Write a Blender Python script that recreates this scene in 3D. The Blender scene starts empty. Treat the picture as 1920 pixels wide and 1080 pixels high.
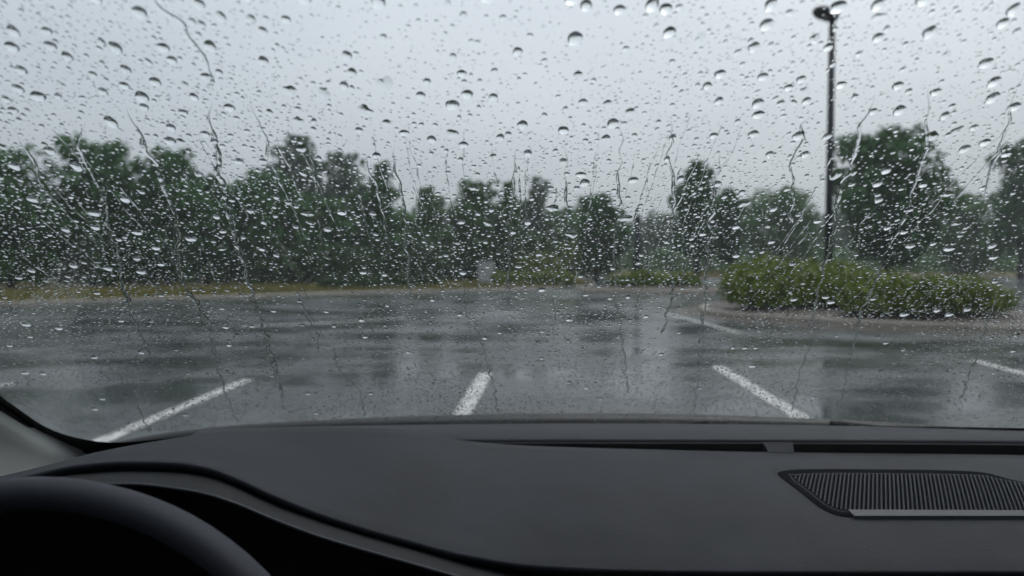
import bpy, bmesh, math, random
import numpy as np
from mathutils import Vector, Matrix

# ------------------------------------------------------------------ camera, sky, sun, exposure
SC = bpy.context.scene
COL = SC.collection
R = math.radians
EYE = 1.25
ORD = 'first second third fourth fifth sixth seventh eighth ninth tenth eleventh twelfth thirteenth fourteenth fifteenth sixteenth seventeenth eighteenth nineteenth twentieth'.split()
FPX = 1370.0
PITCH = math.atan(50 / FPX)

cd = bpy.data.cameras.new('camera')
cam = bpy.data.objects.new('camera', cd)
COL.objects.link(cam)
cam.location = (0, 0, EYE)
cam.rotation_euler = (R(90) - PITCH, 0, 0)
cd.sensor_width = 36
cd.lens = FPX / 1920 * 36
cd.clip_start = 0.02
cd.clip_end = 3000
cd.dof.use_dof = True
cd.dof.focus_distance = 0.66
cd.dof.aperture_fstop = 5.6
SC.camera = cam

SUN_EL, SUN_AZ = R(58), R(35)          # azimuth measured from +Y towards +X
w = bpy.data.worlds.new('World')
SC.world = w
w.use_nodes = True
nt = w.node_tree
nt.nodes.clear()
N = nt.nodes.new
wo = N('ShaderNodeOutputWorld')
bg = N('ShaderNodeBackground')
bg.inputs['Strength'].default_value = 0.1
sky = N('ShaderNodeTexSky')
sky.sky_type = 'NISHITA'
sky.sun_disc = False
sky.sun_elevation = SUN_EL
sky.sun_rotation = SUN_AZ
sky.air_density = 1.0
sky.dust_density = 6.0
sky.ozone_density = 1.0
hs = N('ShaderNodeHueSaturation')
hs.inputs['Saturation'].default_value = 0.35
tc = N('ShaderNodeTexCoord')
mp = N('ShaderNodeMapping')
mp.inputs['Scale'].default_value = (1.0, 1.0, 2.2)
no = N('ShaderNodeTexNoise')
no.inputs['Scale'].default_value = 1.6
no.inputs['Detail'].default_value = 4
no.inputs['Roughness'].default_value = 0.45
cr = N('ShaderNodeValToRGB')
cr.color_ramp.elements[0].position = 0.3
cr.color_ramp.elements[0].color = (4.35, 4.93, 5.55, 1)
cr.color_ramp.elements[1].position = 0.72
cr.color_ramp.elements[1].color = (6.05, 6.58, 7.1, 1)
mx = N('ShaderNodeMixRGB')
mx.inputs['Fac'].default_value = 0.66
L = nt.links.new
L(sky.outputs[0], hs.inputs['Color'])
L(tc.outputs['Generated'], mp.inputs[0])
L(mp.outputs[0], no.inputs['Vector'])
L(no.outputs['Fac'], cr.inputs[0])
L(hs.outputs[0], mx.inputs[1])
L(cr.outputs[0], mx.inputs[2])
sep = N('ShaderNodeSeparateXYZ')
L(tc.outputs['Generated'], sep.inputs[0])
gm = N('ShaderNodeMath')
gm.operation = 'MULTIPLY_ADD'
gm.inputs[1].default_value = 0.75
gm.inputs[2].default_value = 0.86
gm.use_clamp = False
cl = N('ShaderNodeClamp')
L(sep.outputs['Z'], cl.inputs[0])
L(cl.outputs[0], gm.inputs[0])
vm = N('ShaderNodeVectorMath')
vm.operation = 'SCALE'
L(mx.outputs[0], vm.inputs[0])
L(gm.outputs[0], vm.inputs['Scale'])
L(vm.outputs[0], bg.inputs['Color'])
L(bg.outputs[0], wo.inputs[0])

sl = bpy.data.lights.new('sun', 'SUN')
sl.energy = 0.6
sl.angle = R(40)
sl.color = (1.0, 0.97, 0.93)
so = bpy.data.objects.new('sun', sl)
COL.objects.link(so)
sd = Vector((math.sin(SUN_AZ) * math.cos(SUN_EL), math.cos(SUN_AZ) * math.cos(SUN_EL), math.sin(SUN_EL)))
so.rotation_euler = sd.to_track_quat('Z', 'Y').to_euler()

SC.view_settings.view_transform = 'Standard'
SC.view_settings.look = 'None'
SC.view_settings.gamma = 1.0
SC.view_settings.exposure = 0.3
SC.view_settings.use_curve_mapping = False
SC.render.engine = 'CYCLES'
cy = SC.cycles
cy.max_bounces = 9
cy.diffuse_bounces = 3
cy.glossy_bounces = 4
cy.transmission_bounces = 7
cy.transparent_max_bounces = 16
cy.volume_bounces = 1
cy.use_denoising = True
cy.sample_clamp_indirect = 6
cy.caustics_reflective = False

# ------------------------------------------------------------------ helpers
rng = np.random.default_rng(11)
random.seed(11)
CAMP = np.array([0, 0, EYE])
FW = np.array([0, math.cos(PITCH), -math.sin(PITCH)])
UPV = np.array([0, math.sin(PITCH), math.cos(PITCH)])
RT = np.array([1.0, 0, 0])


def ray(px, py):
    return FW + (px - 960) / FPX * RT + (540 - py) / FPX * UPV


def at(px, py, y):
    """point seen at that place in the photograph, y metres in front of the eye"""
    d = ray(px, py)
    return CAMP + d * (y / d[1])


def on_ground(px, py, z=0.0):
    d = ray(px, py)
    return CAMP + d * ((z - EYE) / d[2])


def mesh_obj(name, verts, faces, mat, parent=None, smooth=False, loc=None):
    me = bpy.data.meshes.new(name)
    me.from_pydata([tuple(map(float, v)) for v in verts], [], [tuple(map(int, f)) for f in faces])
    me.materials.append(mat)
    if smooth:
        me.polygons.foreach_set('use_smooth', [True] * len(me.polygons))
    me.update()
    o = bpy.data.objects.new(name, me)
    COL.objects.link(o)
    if loc is not None:
        o.location = loc
    if parent is not None:
        o.parent = parent
    return o


def fast_mesh(name, V, F, mat, smooth=False):
    """V (n,3) F (m,k) with constant k"""
    V = np.asarray(V, np.float32)
    F = np.asarray(F, np.int32)
    k = F.shape[1]
    me = bpy.data.meshes.new(name)
    me.vertices.add(len(V))
    me.vertices.foreach_set('co', V.ravel())
    me.loops.add(F.size)
    me.loops.foreach_set('vertex_index', F.ravel())
    me.polygons.add(len(F))
    me.polygons.foreach_set('loop_start', np.arange(0, F.size, k, dtype=np.int32))
    me.polygons.foreach_set('loop_total', np.full(len(F), k, np.int32))
    if smooth:
        me.polygons.foreach_set('use_smooth', np.ones(len(F), bool))
    me.materials.append(mat)
    me.update(calc_edges=True)
    return me


def link(name, me, parent=None, loc=None):
    o = bpy.data.objects.new(name, me)
    COL.objects.link(o)
    if parent is not None:
        o.parent = parent
    if loc is not None:
        o.location = loc
    return o


def empty(name, loc=(0, 0, 0), rz=0):
    o = bpy.data.objects.new(name, None)
    o.empty_display_size = 0.1
    COL.objects.link(o)
    o.location = loc
    o.rotation_euler = (0, 0, rz)
    return o


def tag(o, label=None, cat=None, group=None, kind=None):
    if label:
        o['label'] = label
    if cat:
        o['category'] = cat
    if group:
        o['group'] = group
    if kind:
        o['kind'] = kind
    return o


def bm_obj(name, bm, mat, parent=None, smooth=False, loc=None, bevel=0, seg=2):
    if bevel:
        bmesh.ops.bevel(bm, geom=bm.edges[:], offset=bevel, segments=seg, affect='EDGES', profile=0.5)
    bmesh.ops.recalc_face_normals(bm, faces=bm.faces[:])
    me = bpy.data.meshes.new(name)
    bm.to_mesh(me)
    bm.free()
    me.materials.append(mat)
    if smooth:
        me.polygons.foreach_set('use_smooth', [True] * len(me.polygons))
    me.update()
    return link(name, me, parent, loc)


def box(name, c, s, mat, parent=None, bevel=0.0, rot=None, smooth=False):
    bm = bmesh.new()
    bmesh.ops.create_cube(bm, size=1)
    bmesh.ops.scale(bm, vec=s, verts=bm.verts[:])
    if bevel:
        bmesh.ops.bevel(bm, geom=bm.edges[:], offset=bevel, segments=2, affect='EDGES', profile=0.5)
    if rot is not None:
        bmesh.ops.rotate(bm, cent=(0, 0, 0), matrix=rot, verts=bm.verts[:])
    bmesh.ops.translate(bm, vec=c, verts=bm.verts[:])
    return bm_obj(name, bm, mat, parent, smooth)


def tube(points, radii, seg=10, caps=True):
    """closed tapered tube along points; returns verts, faces"""
    pts = [np.asarray(p, float) for p in points]
    V, F = [], []
    n = len(pts)
    prev = None
    for i, p in enumerate(pts):
        t = pts[min(i + 1, n - 1)] - pts[max(i - 1, 0)]
        t = t / (np.linalg.norm(t) + 1e-12)
        if prev is None:
            a = np.array([1.0, 0, 0]) if abs(t[0]) < 0.8 else np.array([0, 1.0, 0])
            a = np.cross(t, a)
        else:
            a = prev - t * np.dot(prev, t)
        a = a / np.linalg.norm(a)
        prev = a
        b = np.cross(t, a)
        for k in range(seg):
            th = 2 * math.pi * k / seg
            V.append(p + (a * math.cos(th) + b * math.sin(th)) * radii[i])
    for i in range(n - 1):
        for k in range(seg):
            k2 = (k + 1) % seg
            F.append((i * seg + k, i * seg + k2, (i + 1) * seg + k2, (i + 1) * seg + k))
    if caps:
        F.append(tuple(range(seg - 1, -1, -1)))
        F.append(tuple((n - 1) * seg + k for k in range(seg)))
    return V, F


def tube_obj(name, points, radii, mat, parent=None, seg=10, smooth=True):
    if not hasattr(radii, '__len__'):
        radii = [radii] * len(points)
    V, F = tube(points, radii, seg)
    return mesh_obj(name, V, F, mat, parent, smooth)


def smooth_interp(xs, ys, x):
    """monotone cubic (Fritsch-Carlson) interpolation"""
    xs = np.asarray(xs, float)
    ys = np.asarray(ys, float)
    x = np.clip(np.asarray(x, float), xs[0], xs[-1])
    h = np.diff(xs)
    d = np.diff(ys) / h
    m = np.zeros(len(xs))
    m[0], m[-1] = d[0], d[-1]
    for i in range(1, len(xs) - 1):
        if d[i - 1] * d[i] > 0:
            w1, w2 = 2 * h[i] + h[i - 1], h[i] + 2 * h[i - 1]
            m[i] = (w1 + w2) / (w1 / d[i - 1] + w2 / d[i])
    i = np.clip(np.searchsorted(xs, x) - 1, 0, len(h) - 1)
    t = (x - xs[i]) / h[i]
    return ((2 * t**3 - 3 * t**2 + 1) * ys[i] + (t**3 - 2 * t**2 + t) * h[i] * m[i]
            + (-2 * t**3 + 3 * t**2) * ys[i + 1] + (t**3 - t**2) * h[i] * m[i + 1])


def loft(name, rails, mat, parent=None, smooth=True, closed=False):
    """rails: list of (n,3) arrays with the same n"""
    n = len(rails[0])
    V = np.concatenate(rails)
    F = []
    m = len(rails)
    for j in range(m if closed else m - 1):
        j2 = (j + 1) % m
        for i in range(n - 1):
            F.append((j * n + i, j * n + i + 1, j2 * n + i + 1, j2 * n + i))
    return mesh_obj(name, V, F, mat, parent, smooth)


# ------------------------------------------------------------------ materials
def new_mat(name):
    m = bpy.data.materials.new(name)
    m.use_nodes = True
    t = m.node_tree
    b = t.nodes['Principled BSDF']
    return m, t, b


def plain(name, col, rough=0.5, spec=0.5, metal=0.0, var=0.0, scale=20, bump=0.0, bscale=300, bdist=0.001, coat=0):
    m, t, b = new_mat(name)
    b.inputs['Base Color'].default_value = (*col, 1)
    b.inputs['Roughness'].default_value = rough
    b.inputs['Specular IOR Level'].default_value = spec
    b.inputs['Metallic'].default_value = metal
    b.inputs['Coat Weight'].default_value = coat
    if var or bump:
        c = t.nodes.new('ShaderNodeTexCoord')
    if var:
        n = t.nodes.new('ShaderNodeTexNoise')
        n.inputs['Scale'].default_value = scale
        n.inputs['Detail'].default_value = 5
        t.links.new(c.outputs['Object'], n.inputs['Vector'])
        r = t.nodes.new('ShaderNodeValToRGB')
        r.color_ramp.elements[0].position = 0.3
        r.color_ramp.elements[1].position = 0.7
        r.color_ramp.elements[0].color = (*[x * (1 - var) for x in col], 1)
        r.color_ramp.elements[1].color = (*[min(1, x * (1 + var)) for x in col], 1)
        t.links.new(n.outputs['Fac'], r.inputs[0])
        t.links.new(r.outputs[0], b.inputs['Base Color'])
    if bump:
        n2 = t.nodes.new('ShaderNodeTexNoise')
        n2.inputs['Scale'].default_value = bscale
        n2.inputs['Detail'].default_value = 3
        t.links.new(c.outputs['Object'], n2.inputs['Vector'])
        bp = t.nodes.new('ShaderNodeBump')
        bp.inputs['Strength'].default_value = bump
        bp.inputs['Distance'].default_value = bdist
        t.links.new(n2.outputs['Fac'], bp.inputs['Height'])
        t.links.new(bp.outputs[0], b.inputs['Normal'])
    return m


def foliage(name, dark, light, scale=0.6):
    m, t, b = new_mat(name)
    g = t.nodes.new('ShaderNodeNewGeometry')
    r = t.nodes.new('ShaderNodeValToRGB')
    r.color_ramp.elements[0].color = (*dark, 1)
    r.color_ramp.elements[1].color = (*light, 1)
    c = t.nodes.new('ShaderNodeTexCoord')
    n = t.nodes.new('ShaderNodeTexNoise')
    n.inputs['Scale'].default_value = scale
    n.inputs['Detail'].default_value = 2
    t.links.new(c.outputs['Object'], n.inputs['Vector'])
    a = t.nodes.new('ShaderNodeMath')
    a.operation = 'MULTIPLY_ADD'
    a.inputs[1].default_value = 0.5
    t.links.new(g.outputs['Random Per Island'], a.inputs[0])
    s = t.nodes.new('ShaderNodeMath')
    s.operation = 'MULTIPLY'
    s.inputs[1].default_value = 0.55
    t.links.new(n.outputs['Fac'], s.inputs[0])
    t.links.new(s.outputs[0], a.inputs[2])
    t.links.new(a.outputs[0], r.inputs[0])
    t.links.new(r.outputs[0], b.inputs['Base Color'])
    b.inputs['Roughness'].default_value = 0.5
    b.inputs['Specular IOR Level'].default_value = 0.12
    tr = t.nodes.new('ShaderNodeBsdfTranslucent')
    t.links.new(r.outputs[0], tr.inputs['Color'])
    ms = t.nodes.new('ShaderNodeMixShader')
    ms.inputs[0].default_value = 0.25
    t.links.new(b.outputs[0], ms.inputs[1])
    t.links.new(tr.outputs[0], ms.inputs[2])
    t.links.new(ms.outputs[0], t.nodes['Material Output'].inputs[0])
    return m


def asphalt_mat():
    m, t, b = new_mat('wet_asphalt')
    n_ = t.nodes.new
    l_ = t.links.new
    c = n_('ShaderNodeTexCoord')

    def noise(scale, detail, sx=1, sy=1, rough=0.5, off=0):
        mp = n_('ShaderNodeMapping')
        mp.inputs['Scale'].default_value = (sx, sy, 1)
        mp.inputs['Location'].default_value = (off, off * 1.7, 0)
        l_(c.outputs['Object'], mp.inputs[0])
        x = n_('ShaderNodeTexNoise')
        x.inputs['Scale'].default_value = scale
        x.inputs['Detail'].default_value = detail
        x.inputs['Roughness'].default_value = rough
        l_(mp.outputs[0], x.inputs['Vector'])
        return x.outputs['Fac']

    def ramp(v, p0, p1, c0=(0, 0, 0), c1=(1, 1, 1)):
        r = n_('ShaderNodeValToRGB')
        r.color_ramp.elements[0].position = p0
        r.color_ramp.elements[1].position = p1
        r.color_ramp.elements[0].color = (*c0, 1)
        r.color_ramp.elements[1].color = (*c1, 1)
        l_(v, r.inputs[0])
        return r.outputs[0]

    def mixv(f, a, bb):
        x = n_('ShaderNodeMix')
        x.data_type = 'FLOAT'
        l_(f, x.inputs[0])
        for s, v in ((2, a), (3, bb)):
            if isinstance(v, (int, float)):
                x.inputs[s].default_value = v
            else:
                l_(v, x.inputs[s])
        return x.outputs[0]

    pud = ramp(noise(0.55, 9, 0.7, 1.3, 0.66, 3.1), 0.40, 0.57)      # standing water where 1
    agg = noise(55, 3)
    base = ramp(noise(0.9, 6, 1, 1, 0.6, 9), 0.3, 0.7, (0.042, 0.049, 0.052), (0.070, 0.079, 0.083))
    l_(base, b.inputs['Base Color'])
    l_(mixv(pud, 0.36, 0.10), b.inputs['Roughness'])
    b.inputs['Specular IOR Level'].default_value = 0.5
    bp = n_('ShaderNodeBump')
    bp.inputs['Distance'].default_value = 0.004
    l_(mixv(pud, 0.30, 0.05), bp.inputs['Strength'])
    l_(agg, bp.inputs['Height'])
    bp2 = n_('ShaderNodeBump')
    bp2.inputs['Distance'].default_value = 0.003
    bp2.inputs['Strength'].default_value = 0.22
    l_(noise(9, 2, 1, 1, 0.5, 5), bp2.inputs['Height'])
    l_(bp.outputs[0], bp2.inputs['Normal'])
    l_(bp2.outputs[0], b.inputs['Normal'])
    return m


def paint_mat():
    m, t, b = new_mat('worn_white_paint')
    c = t.nodes.new('ShaderNodeTexCoord')
    n = t.nodes.new('ShaderNodeTexNoise')
    n.inputs['Scale'].default_value = 14
    n.inputs['Detail'].default_value = 6
    n.inputs['Roughness'].default_value = 0.7
    t.links.new(c.outputs['Object'], n.inputs['Vector'])
    r = t.nodes.new('ShaderNodeValToRGB')
    r.color_ramp.elements[0].position = 0.40
    r.color_ramp.elements[1].position = 0.54
    r.color_ramp.elements[0].color = (0.15, 0.15, 0.15, 1)
    r.color_ramp.elements[1].color = (0.74, 0.74, 0.72, 1)
    t.links.new(n.outputs['Fac'], r.inputs[0])
    t.links.new(r.outputs[0], b.inputs['Base Color'])
    b.inputs['Roughness'].default_value = 0.4
    return m


def glass_pane_mat(name, tint=(0.975, 0.985, 0.985)):
    m, t, b = new_mat(name)
    t.nodes.remove(b)
    tr = t.nodes.new('ShaderNodeBsdfTransparent')
    tr.inputs[0].default_value = (*tint, 1)
    gl = t.nodes.new('ShaderNodeBsdfGlossy')
    gl.inputs['Roughness'].default_value = 0.0
    fr = t.nodes.new('ShaderNodeFresnel')
    fr.inputs[0].default_value = 1.34
    geo = t.nodes.new('ShaderNodeNewGeometry')
    # the same reflectance from either face of the pane
    inv = t.nodes.new('ShaderNodeMix')
    inv.data_type = 'FLOAT'
    inv.inputs[2].default_value = 1.34
    inv.inputs[3].default_value = 1 / 1.34
    t.links.new(geo.outputs['Backfacing'], inv.inputs[0])
    t.links.new(inv.outputs[0], fr.inputs[0])
    mxx = t.nodes.new('ShaderNodeMixShader')
    t.links.new(fr.outputs[0], mxx.inputs[0])
    t.links.new(tr.outputs[0], mxx.inputs[1])
    t.links.new(gl.outputs[0], mxx.inputs[2])
    t.links.new(mxx.outputs[0], t.nodes['Material Output'].inputs[0])
    return m


def water_mat():
    m, t, b = new_mat('rain_water')
    t.nodes.remove(b)
    g = t.nodes.new('ShaderNodeBsdfGlass')
    g.inputs['IOR'].default_value = 1.333
    g.inputs['Roughness'].default_value = 0.0
    g.inputs['Color'].default_value = (0.98, 0.99, 0.99, 1)
    t.links.new(g.outputs[0], t.nodes['Material Output'].inputs[0])
    return m


M = {
    'asphalt': asphalt_mat(),
    'paint': paint_mat(),
    'earth': plain('earth', (0.07, 0.075, 0.035), 0.85, 0.2, var=0.4, scale=0.5),
    'verge': plain('verge_soil', (0.15, 0.125, 0.048), 0.8, 0.25, var=0.5, scale=0.35),
    'mulch': plain('wet_mulch', (0.05, 0.036, 0.026), 0.6, 0.4, var=0.45, scale=6, bump=0.8, bscale=25, bdist=0.03),
    'kerb': plain('wet_kerb_concrete', (0.26, 0.225, 0.185), 0.4, 0.5, var=0.3, scale=3, bump=0.3, bscale=60, bdist=0.004),
    'gutter': plain('wet_gutter_silt', (0.088, 0.074, 0.060), 0.28, 0.5, var=0.3, scale=1.5, bump=0.3, bscale=40, bdist=0.004),
    'bark': plain('bark', (0.045, 0.038, 0.032), 0.85, 0.2, var=0.4, scale=8, bump=0.6, bscale=20, bdist=0.02),
    'leaf_dark': foliage('foliage_dark', (0.016, 0.052, 0.018), (0.074, 0.185, 0.052)),
    'leaf_mid': foliage('foliage_mid', (0.028, 0.075, 0.024), (0.105, 0.215, 0.062)),
    'leaf_haze_pale': foliage('foliage_haze_pale', (0.045, 0.080, 0.050), (0.125, 0.180, 0.105)),  # distance haze put into the leaf colour, paler and greyer
    'leaf_yellow': foliage('foliage_yellow', (0.07, 0.10, 0.016), (0.21, 0.25, 0.050)),
    'leaf_hedge': foliage('foliage_hedge', (0.045, 0.085, 0.009), (0.21, 0.26, 0.034), 1.4),
    'leaf_low': foliage('foliage_low', (0.014, 0.034, 0.013), (0.060, 0.115, 0.038), 1.4),
    'grass': foliage('grass_blades', (0.085, 0.090, 0.020), (0.24, 0.21, 0.065), 0.3),
    'pole': plain('dark_painted_steel', (0.014, 0.016, 0.020), 0.45, 0.35, var=0.2, scale=3),
    'lens': plain('lamp_lens', (0.35, 0.36, 0.36), 0.25, 0.5),
    'concrete': plain('concrete', (0.28, 0.27, 0.25), 0.7, 0.4, var=0.2, scale=5),
    'cabinet': plain('pale_cabinet_paint', (0.36, 0.38, 0.375), 0.4, 0.5, var=0.08, scale=4),
    'cabinet_dark': plain('cabinet_joint', (0.10, 0.105, 0.10), 0.5, 0.5),
    'dash': plain('soft_dash_skin', (0.017, 0.0195, 0.0245), 0.62, 0.14, var=0.22, scale=13, bump=0.5, bscale=420, bdist=0.0008),
    'dash_dark': plain('dark_trim', (0.010, 0.0112, 0.0125), 0.6, 0.13, bump=0.2, bscale=900, bdist=0.0004),
    'trim_strip': plain('defroster_trim', (0.022, 0.025, 0.031), 0.6, 0.15, bump=0.2, bscale=900, bdist=0.0005),
    'black': plain('black_plastic', (0.008, 0.008, 0.009), 0.6, 0.3),
    'grille_shade': plain('grille_painted_shade', (0.013, 0.014, 0.016), 1.0, 0.0),  # matt dark colour stands in for shade around and between the ribs
    'frit': plain('black_frit', (0.004, 0.004, 0.0045), 0.5, 0.3),
    'satin': plain('satin_trim', (0.046, 0.050, 0.059), 0.5, 0.2),
    'rib': plain('grille_rib', (0.026, 0.029, 0.035), 0.6, 0.12),
    'leather': plain('wheel_leather', (0.031, 0.034, 0.043), 0.6, 0.13, bump=0.3, bscale=700, bdist=0.0006),
    'pillar': plain('pale_pillar_trim', (0.84, 0.86, 0.83), 0.75, 0.25, bump=0.2, bscale=500, bdist=0.0005),
    'headliner': plain('headliner_cloth', (0.60, 0.60, 0.58), 0.9, 0.1, bump=0.3, bscale=500, bdist=0.001),
    'cabin': plain('dark_cabin_cloth', (0.02, 0.02, 0.022), 0.85, 0.2),
    'paintwork': plain('dark_grey_car_paint', (0.012, 0.013, 0.015), 0.45, 0.35),
    'rubber': plain('rubber', (0.012, 0.012, 0.012), 0.7, 0.3),
    'alloy': plain('alloy', (0.45, 0.46, 0.47), 0.3, 0.5, metal=0.9),
    'glass': glass_pane_mat('windshield_glass'),
    'side_glass': glass_pane_mat('side_window_glass', (0.98, 0.985, 0.98)),
    'screen': plain('cluster_screen', (0.004, 0.004, 0.005), 0.25, 0.4),
    'water': water_mat(),
}

# ------------------------------------------------------------------ ground, lot, verges, islands
ground = mesh_obj('ground', [(-300, -300, -0.06), (300, -300, -0.06), (300, 300, -0.06), (-300, 300, -0.06)], [(0, 1, 2, 3)], M['earth'])
tag(ground, kind='structure')


def sheet(name, pts, z, mat, parent=None):
    return mesh_obj(name, [(p[0], p[1], z) for p in pts], [tuple(range(len(pts)))], mat, parent)


lot = sheet('parking_lot', [(-70, -60), (110, -60), (110, 95), (-70, 95)], 0.0, M['asphalt'])
tag(lot, kind='structure')


def catmull(pts, n=8, closed=True):
    pts = [np.asarray(p, float) for p in pts]
    out = []
    m = len(pts)
    for i in range(m if closed else m - 1):
        if closed:
            p0, p1, p2, p3 = pts[i - 1], pts[i], pts[(i + 1) % m], pts[(i + 2) % m]
        else:
            p0, p1, p2, p3 = pts[max(i - 1, 0)], pts[i], pts[i + 1], pts[min(i + 2, m - 1)]
        for k in range(n):
            t = k / n
            out.append(0.5 * ((2 * p1) + (-p0 + p2) * t + (2 * p0 - 5 * p1 + 4 * p2 - p3) * t**2 + (-p0 + 3 * p1 - 3 * p2 + p3) * t**3))
    if not closed:
        out.append(pts[-1])
    return out


def offset_loop(pts, d, closed=True):
    """positive d: to the left of the travel direction"""
    n = len(pts)
    out = []
    for i in range(n):
        a = pts[i - 1] if (closed or i > 0) else pts[i]
        b = pts[(i + 1) % n] if (closed or i < n - 1) else pts[i]
        t = (b - a)[:2]
        t = t / (np.linalg.norm(t) + 1e-9)
        out.append(np.array([pts[i][0] - t[1] * d, pts[i][1] + t[0] * d]))
    return out


def kerb_strip(name, pts, parent, closed, width=0.16, h=0.13, mat='kerb'):
    """kerb whose outer face stands on pts; the body lies to the left of travel"""
    outer = pts
    prof = [(0.0, -0.05), (0.0, h - 0.03), (0.03, h), (width, h), (width, -0.05)]
    V, F = [], []
    n = len(pts)
    for d, z in prof:
        q = offset_loop(outer, d, closed)
        V += [(p[0], p[1], z) for p in q]
    m = len(prof)
    for j in range(m - 1):
        for i in range(n if closed else n - 1):
            i2 = (i + 1) % n
            F.append((j * n + i, j * n + i2, (j + 1) * n + i2, (j + 1) * n + i))
    return mesh_obj(name, V, F, M[mat], parent, False)


# verge on the left and straight ahead (counter-clockwise so that left = inside)
vl = [(-70, -20), (-34, 7.2), (-15.1, 21.4), (-7.1, 28.4), (-1.2, 32.0), (2.6, 35.0), (4.3, 38.5), (4.9, 46), (5.2, 60), (6, 95)]
edge = catmull(vl, 6, closed=False)
inside = [(-70 + 0.0, 95)]
verge = sheet('verge', [*[p for p in offset_loop(edge, 0.1, False)], np.array([-200, 200]), np.array([-250, -20])], 0.055, M['verge'])
tag(verge, kind='structure')
k1 = kerb_strip('kerb', edge, None, False, h=0.06)
tag(k1, kind='structure')
# verge at the far right
vr = [(9.5, 95), (9.0, 62), (10.5, 55), (16, 52.5), (30, 54), (60, 57), (110, 60)]
edge_r = catmull(vr, 6, closed=False)
verge_r = sheet('verge', [*offset_loop(edge_r, 0.1, False), np.array([250, 70]), np.array([250, 250]), np.array([10, 250])], 0.11, M['verge'])
tag(verge_r, kind='structure')
k2 = kerb_strip('kerb', edge_r, None, False)
tag(k2, kind='structure')


def island(name, label, pts, gutter=0.45):
    root = empty(name, (0, 0, 0))
    loop = catmull(pts, 8)
    kerb_strip('kerb', loop, root, True)
    inner = offset_loop(loop, 0.15)
    c = np.mean(inner, axis=0)
    V = [(c[0], c[1], 0.24)]
    n = len(inner)
    mid = [c + (p - c) * 0.6 for p in inner]
    V += [(p[0], p[1], 0.20) for p in mid] + [(p[0], p[1], 0.11) for p in inner]
    F = [(0, 1 + i, 1 + (i + 1) % n) for i in range(n)]
    F += [(1 + i, 1 + n + i, 1 + n + (i + 1) % n, 1 + (i + 1) % n) for i in range(n)]
    mesh_obj('planting_bed', V, F, M['mulch'], root, True)
    g0, g1 = offset_loop(loop, -gutter), offset_loop(loop, 0.02)
    V = [(p[0], p[1], 0.004) for p in g0] + [(p[0], p[1], 0.008) for p in g1]
    F = [(i, (i + 1) % n, n + (i + 1) % n, n + i) for i in range(n)]
    mesh_obj('gutter', V, F, M['gutter'], root)
    tag(root, label, 'traffic island')
    return root


ISL = [(4.55, 17.4), (4.75, 16.4), (5.3, 15.4), (6.5, 14.15), (7.6, 13.4), (8.7, 12.8), (10.6, 12.1), (12.6, 12.2), (13.6, 13.5),
       (12.6, 16.0), (10.6, 18.6), (8.6, 20.6), (6.4, 20.8), (5.1, 19.4)]
island('parking_island', 'kerbed parking island with brown mulch under the large clipped hedges', ISL, 0.6)
island('parking_island', 'small kerbed island under the low bush and dark post', [(2.9, 29.6), (4.4, 28.7), (6.4, 28.6), (8.2, 29.5), (8.7, 31.2), (7.6, 33), (5.4, 33.4), (3.5, 32)], 0.3)


def stripe(name, label, p0, p1, wd, group='white painted stall lines'):
    a, b = np.asarray(p0)[:2], np.asarray(p1)[:2]
    t = (b - a) / np.linalg.norm(b - a)
    s = np.array([-t[1], t[0]]) * wd / 2
    n = max(2, int(np.linalg.norm(b - a) / 0.08))
    V, F = [], []
    for i in range(n + 1):
        q = a + (b - a) * i / n
        j1, j2 = np.random.default_rng(i * 7 + int(abs(a[0]) * 90)).normal(0, 0.006, 2)
        V += [(*(q + s * (1 + j1 * 8)), 0.004), (*(q - s * (1 + j2 * 8)), 0.004)]
        if i:
            k = 2 * i
            F.append((k - 2, k - 1, k + 1, k))
    o = mesh_obj(name, V, F, M['paint'])
    tag(o, label, 'road marking', group)
    return o


def ext(pa, pb, more):
    a, b = on_ground(*pa), on_ground(*pb)
    d = (a - b) / np.linalg.norm(a - b)
    return a + d * more, b


stripe('stall_line', 'long white stall line running towards the lower left windshield corner', *ext((215, 817), (465, 712), 2.2), 0.13)
stripe('stall_line', 'short white stall line straight ahead at the middle of the windshield', *ext((864, 782), (911, 700), 2.2), 0.15)
stripe('stall_line', 'white stall line slanting down between the car and the hedge island', *ext((1492, 778), (1345, 687), 2.2), 0.15)
stripe('stall_line', 'white stall line at the right edge below the island kerb', *ext((1925, 703), (1822, 675), 3.0), 0.13)
stripe('stall_line', 'thin white line curving past the tip of the hedge island', on_ground(1250, 588), on_ground(1385, 624), 0.10)
stripe('stall_line', 'faint worn white line crossing the far wet asphalt on the left', on_ground(450, 613), on_ground(760, 597), 0.16)
stripe('stall_line', 'faint short white line in the far middle of the lot', on_ground(840, 592), on_ground(975, 588), 0.12)
stripe('stall_line', 'bit of white line at the far left edge above the pillar', on_ground(-140, 740), on_ground(26, 720), 0.12)


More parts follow.
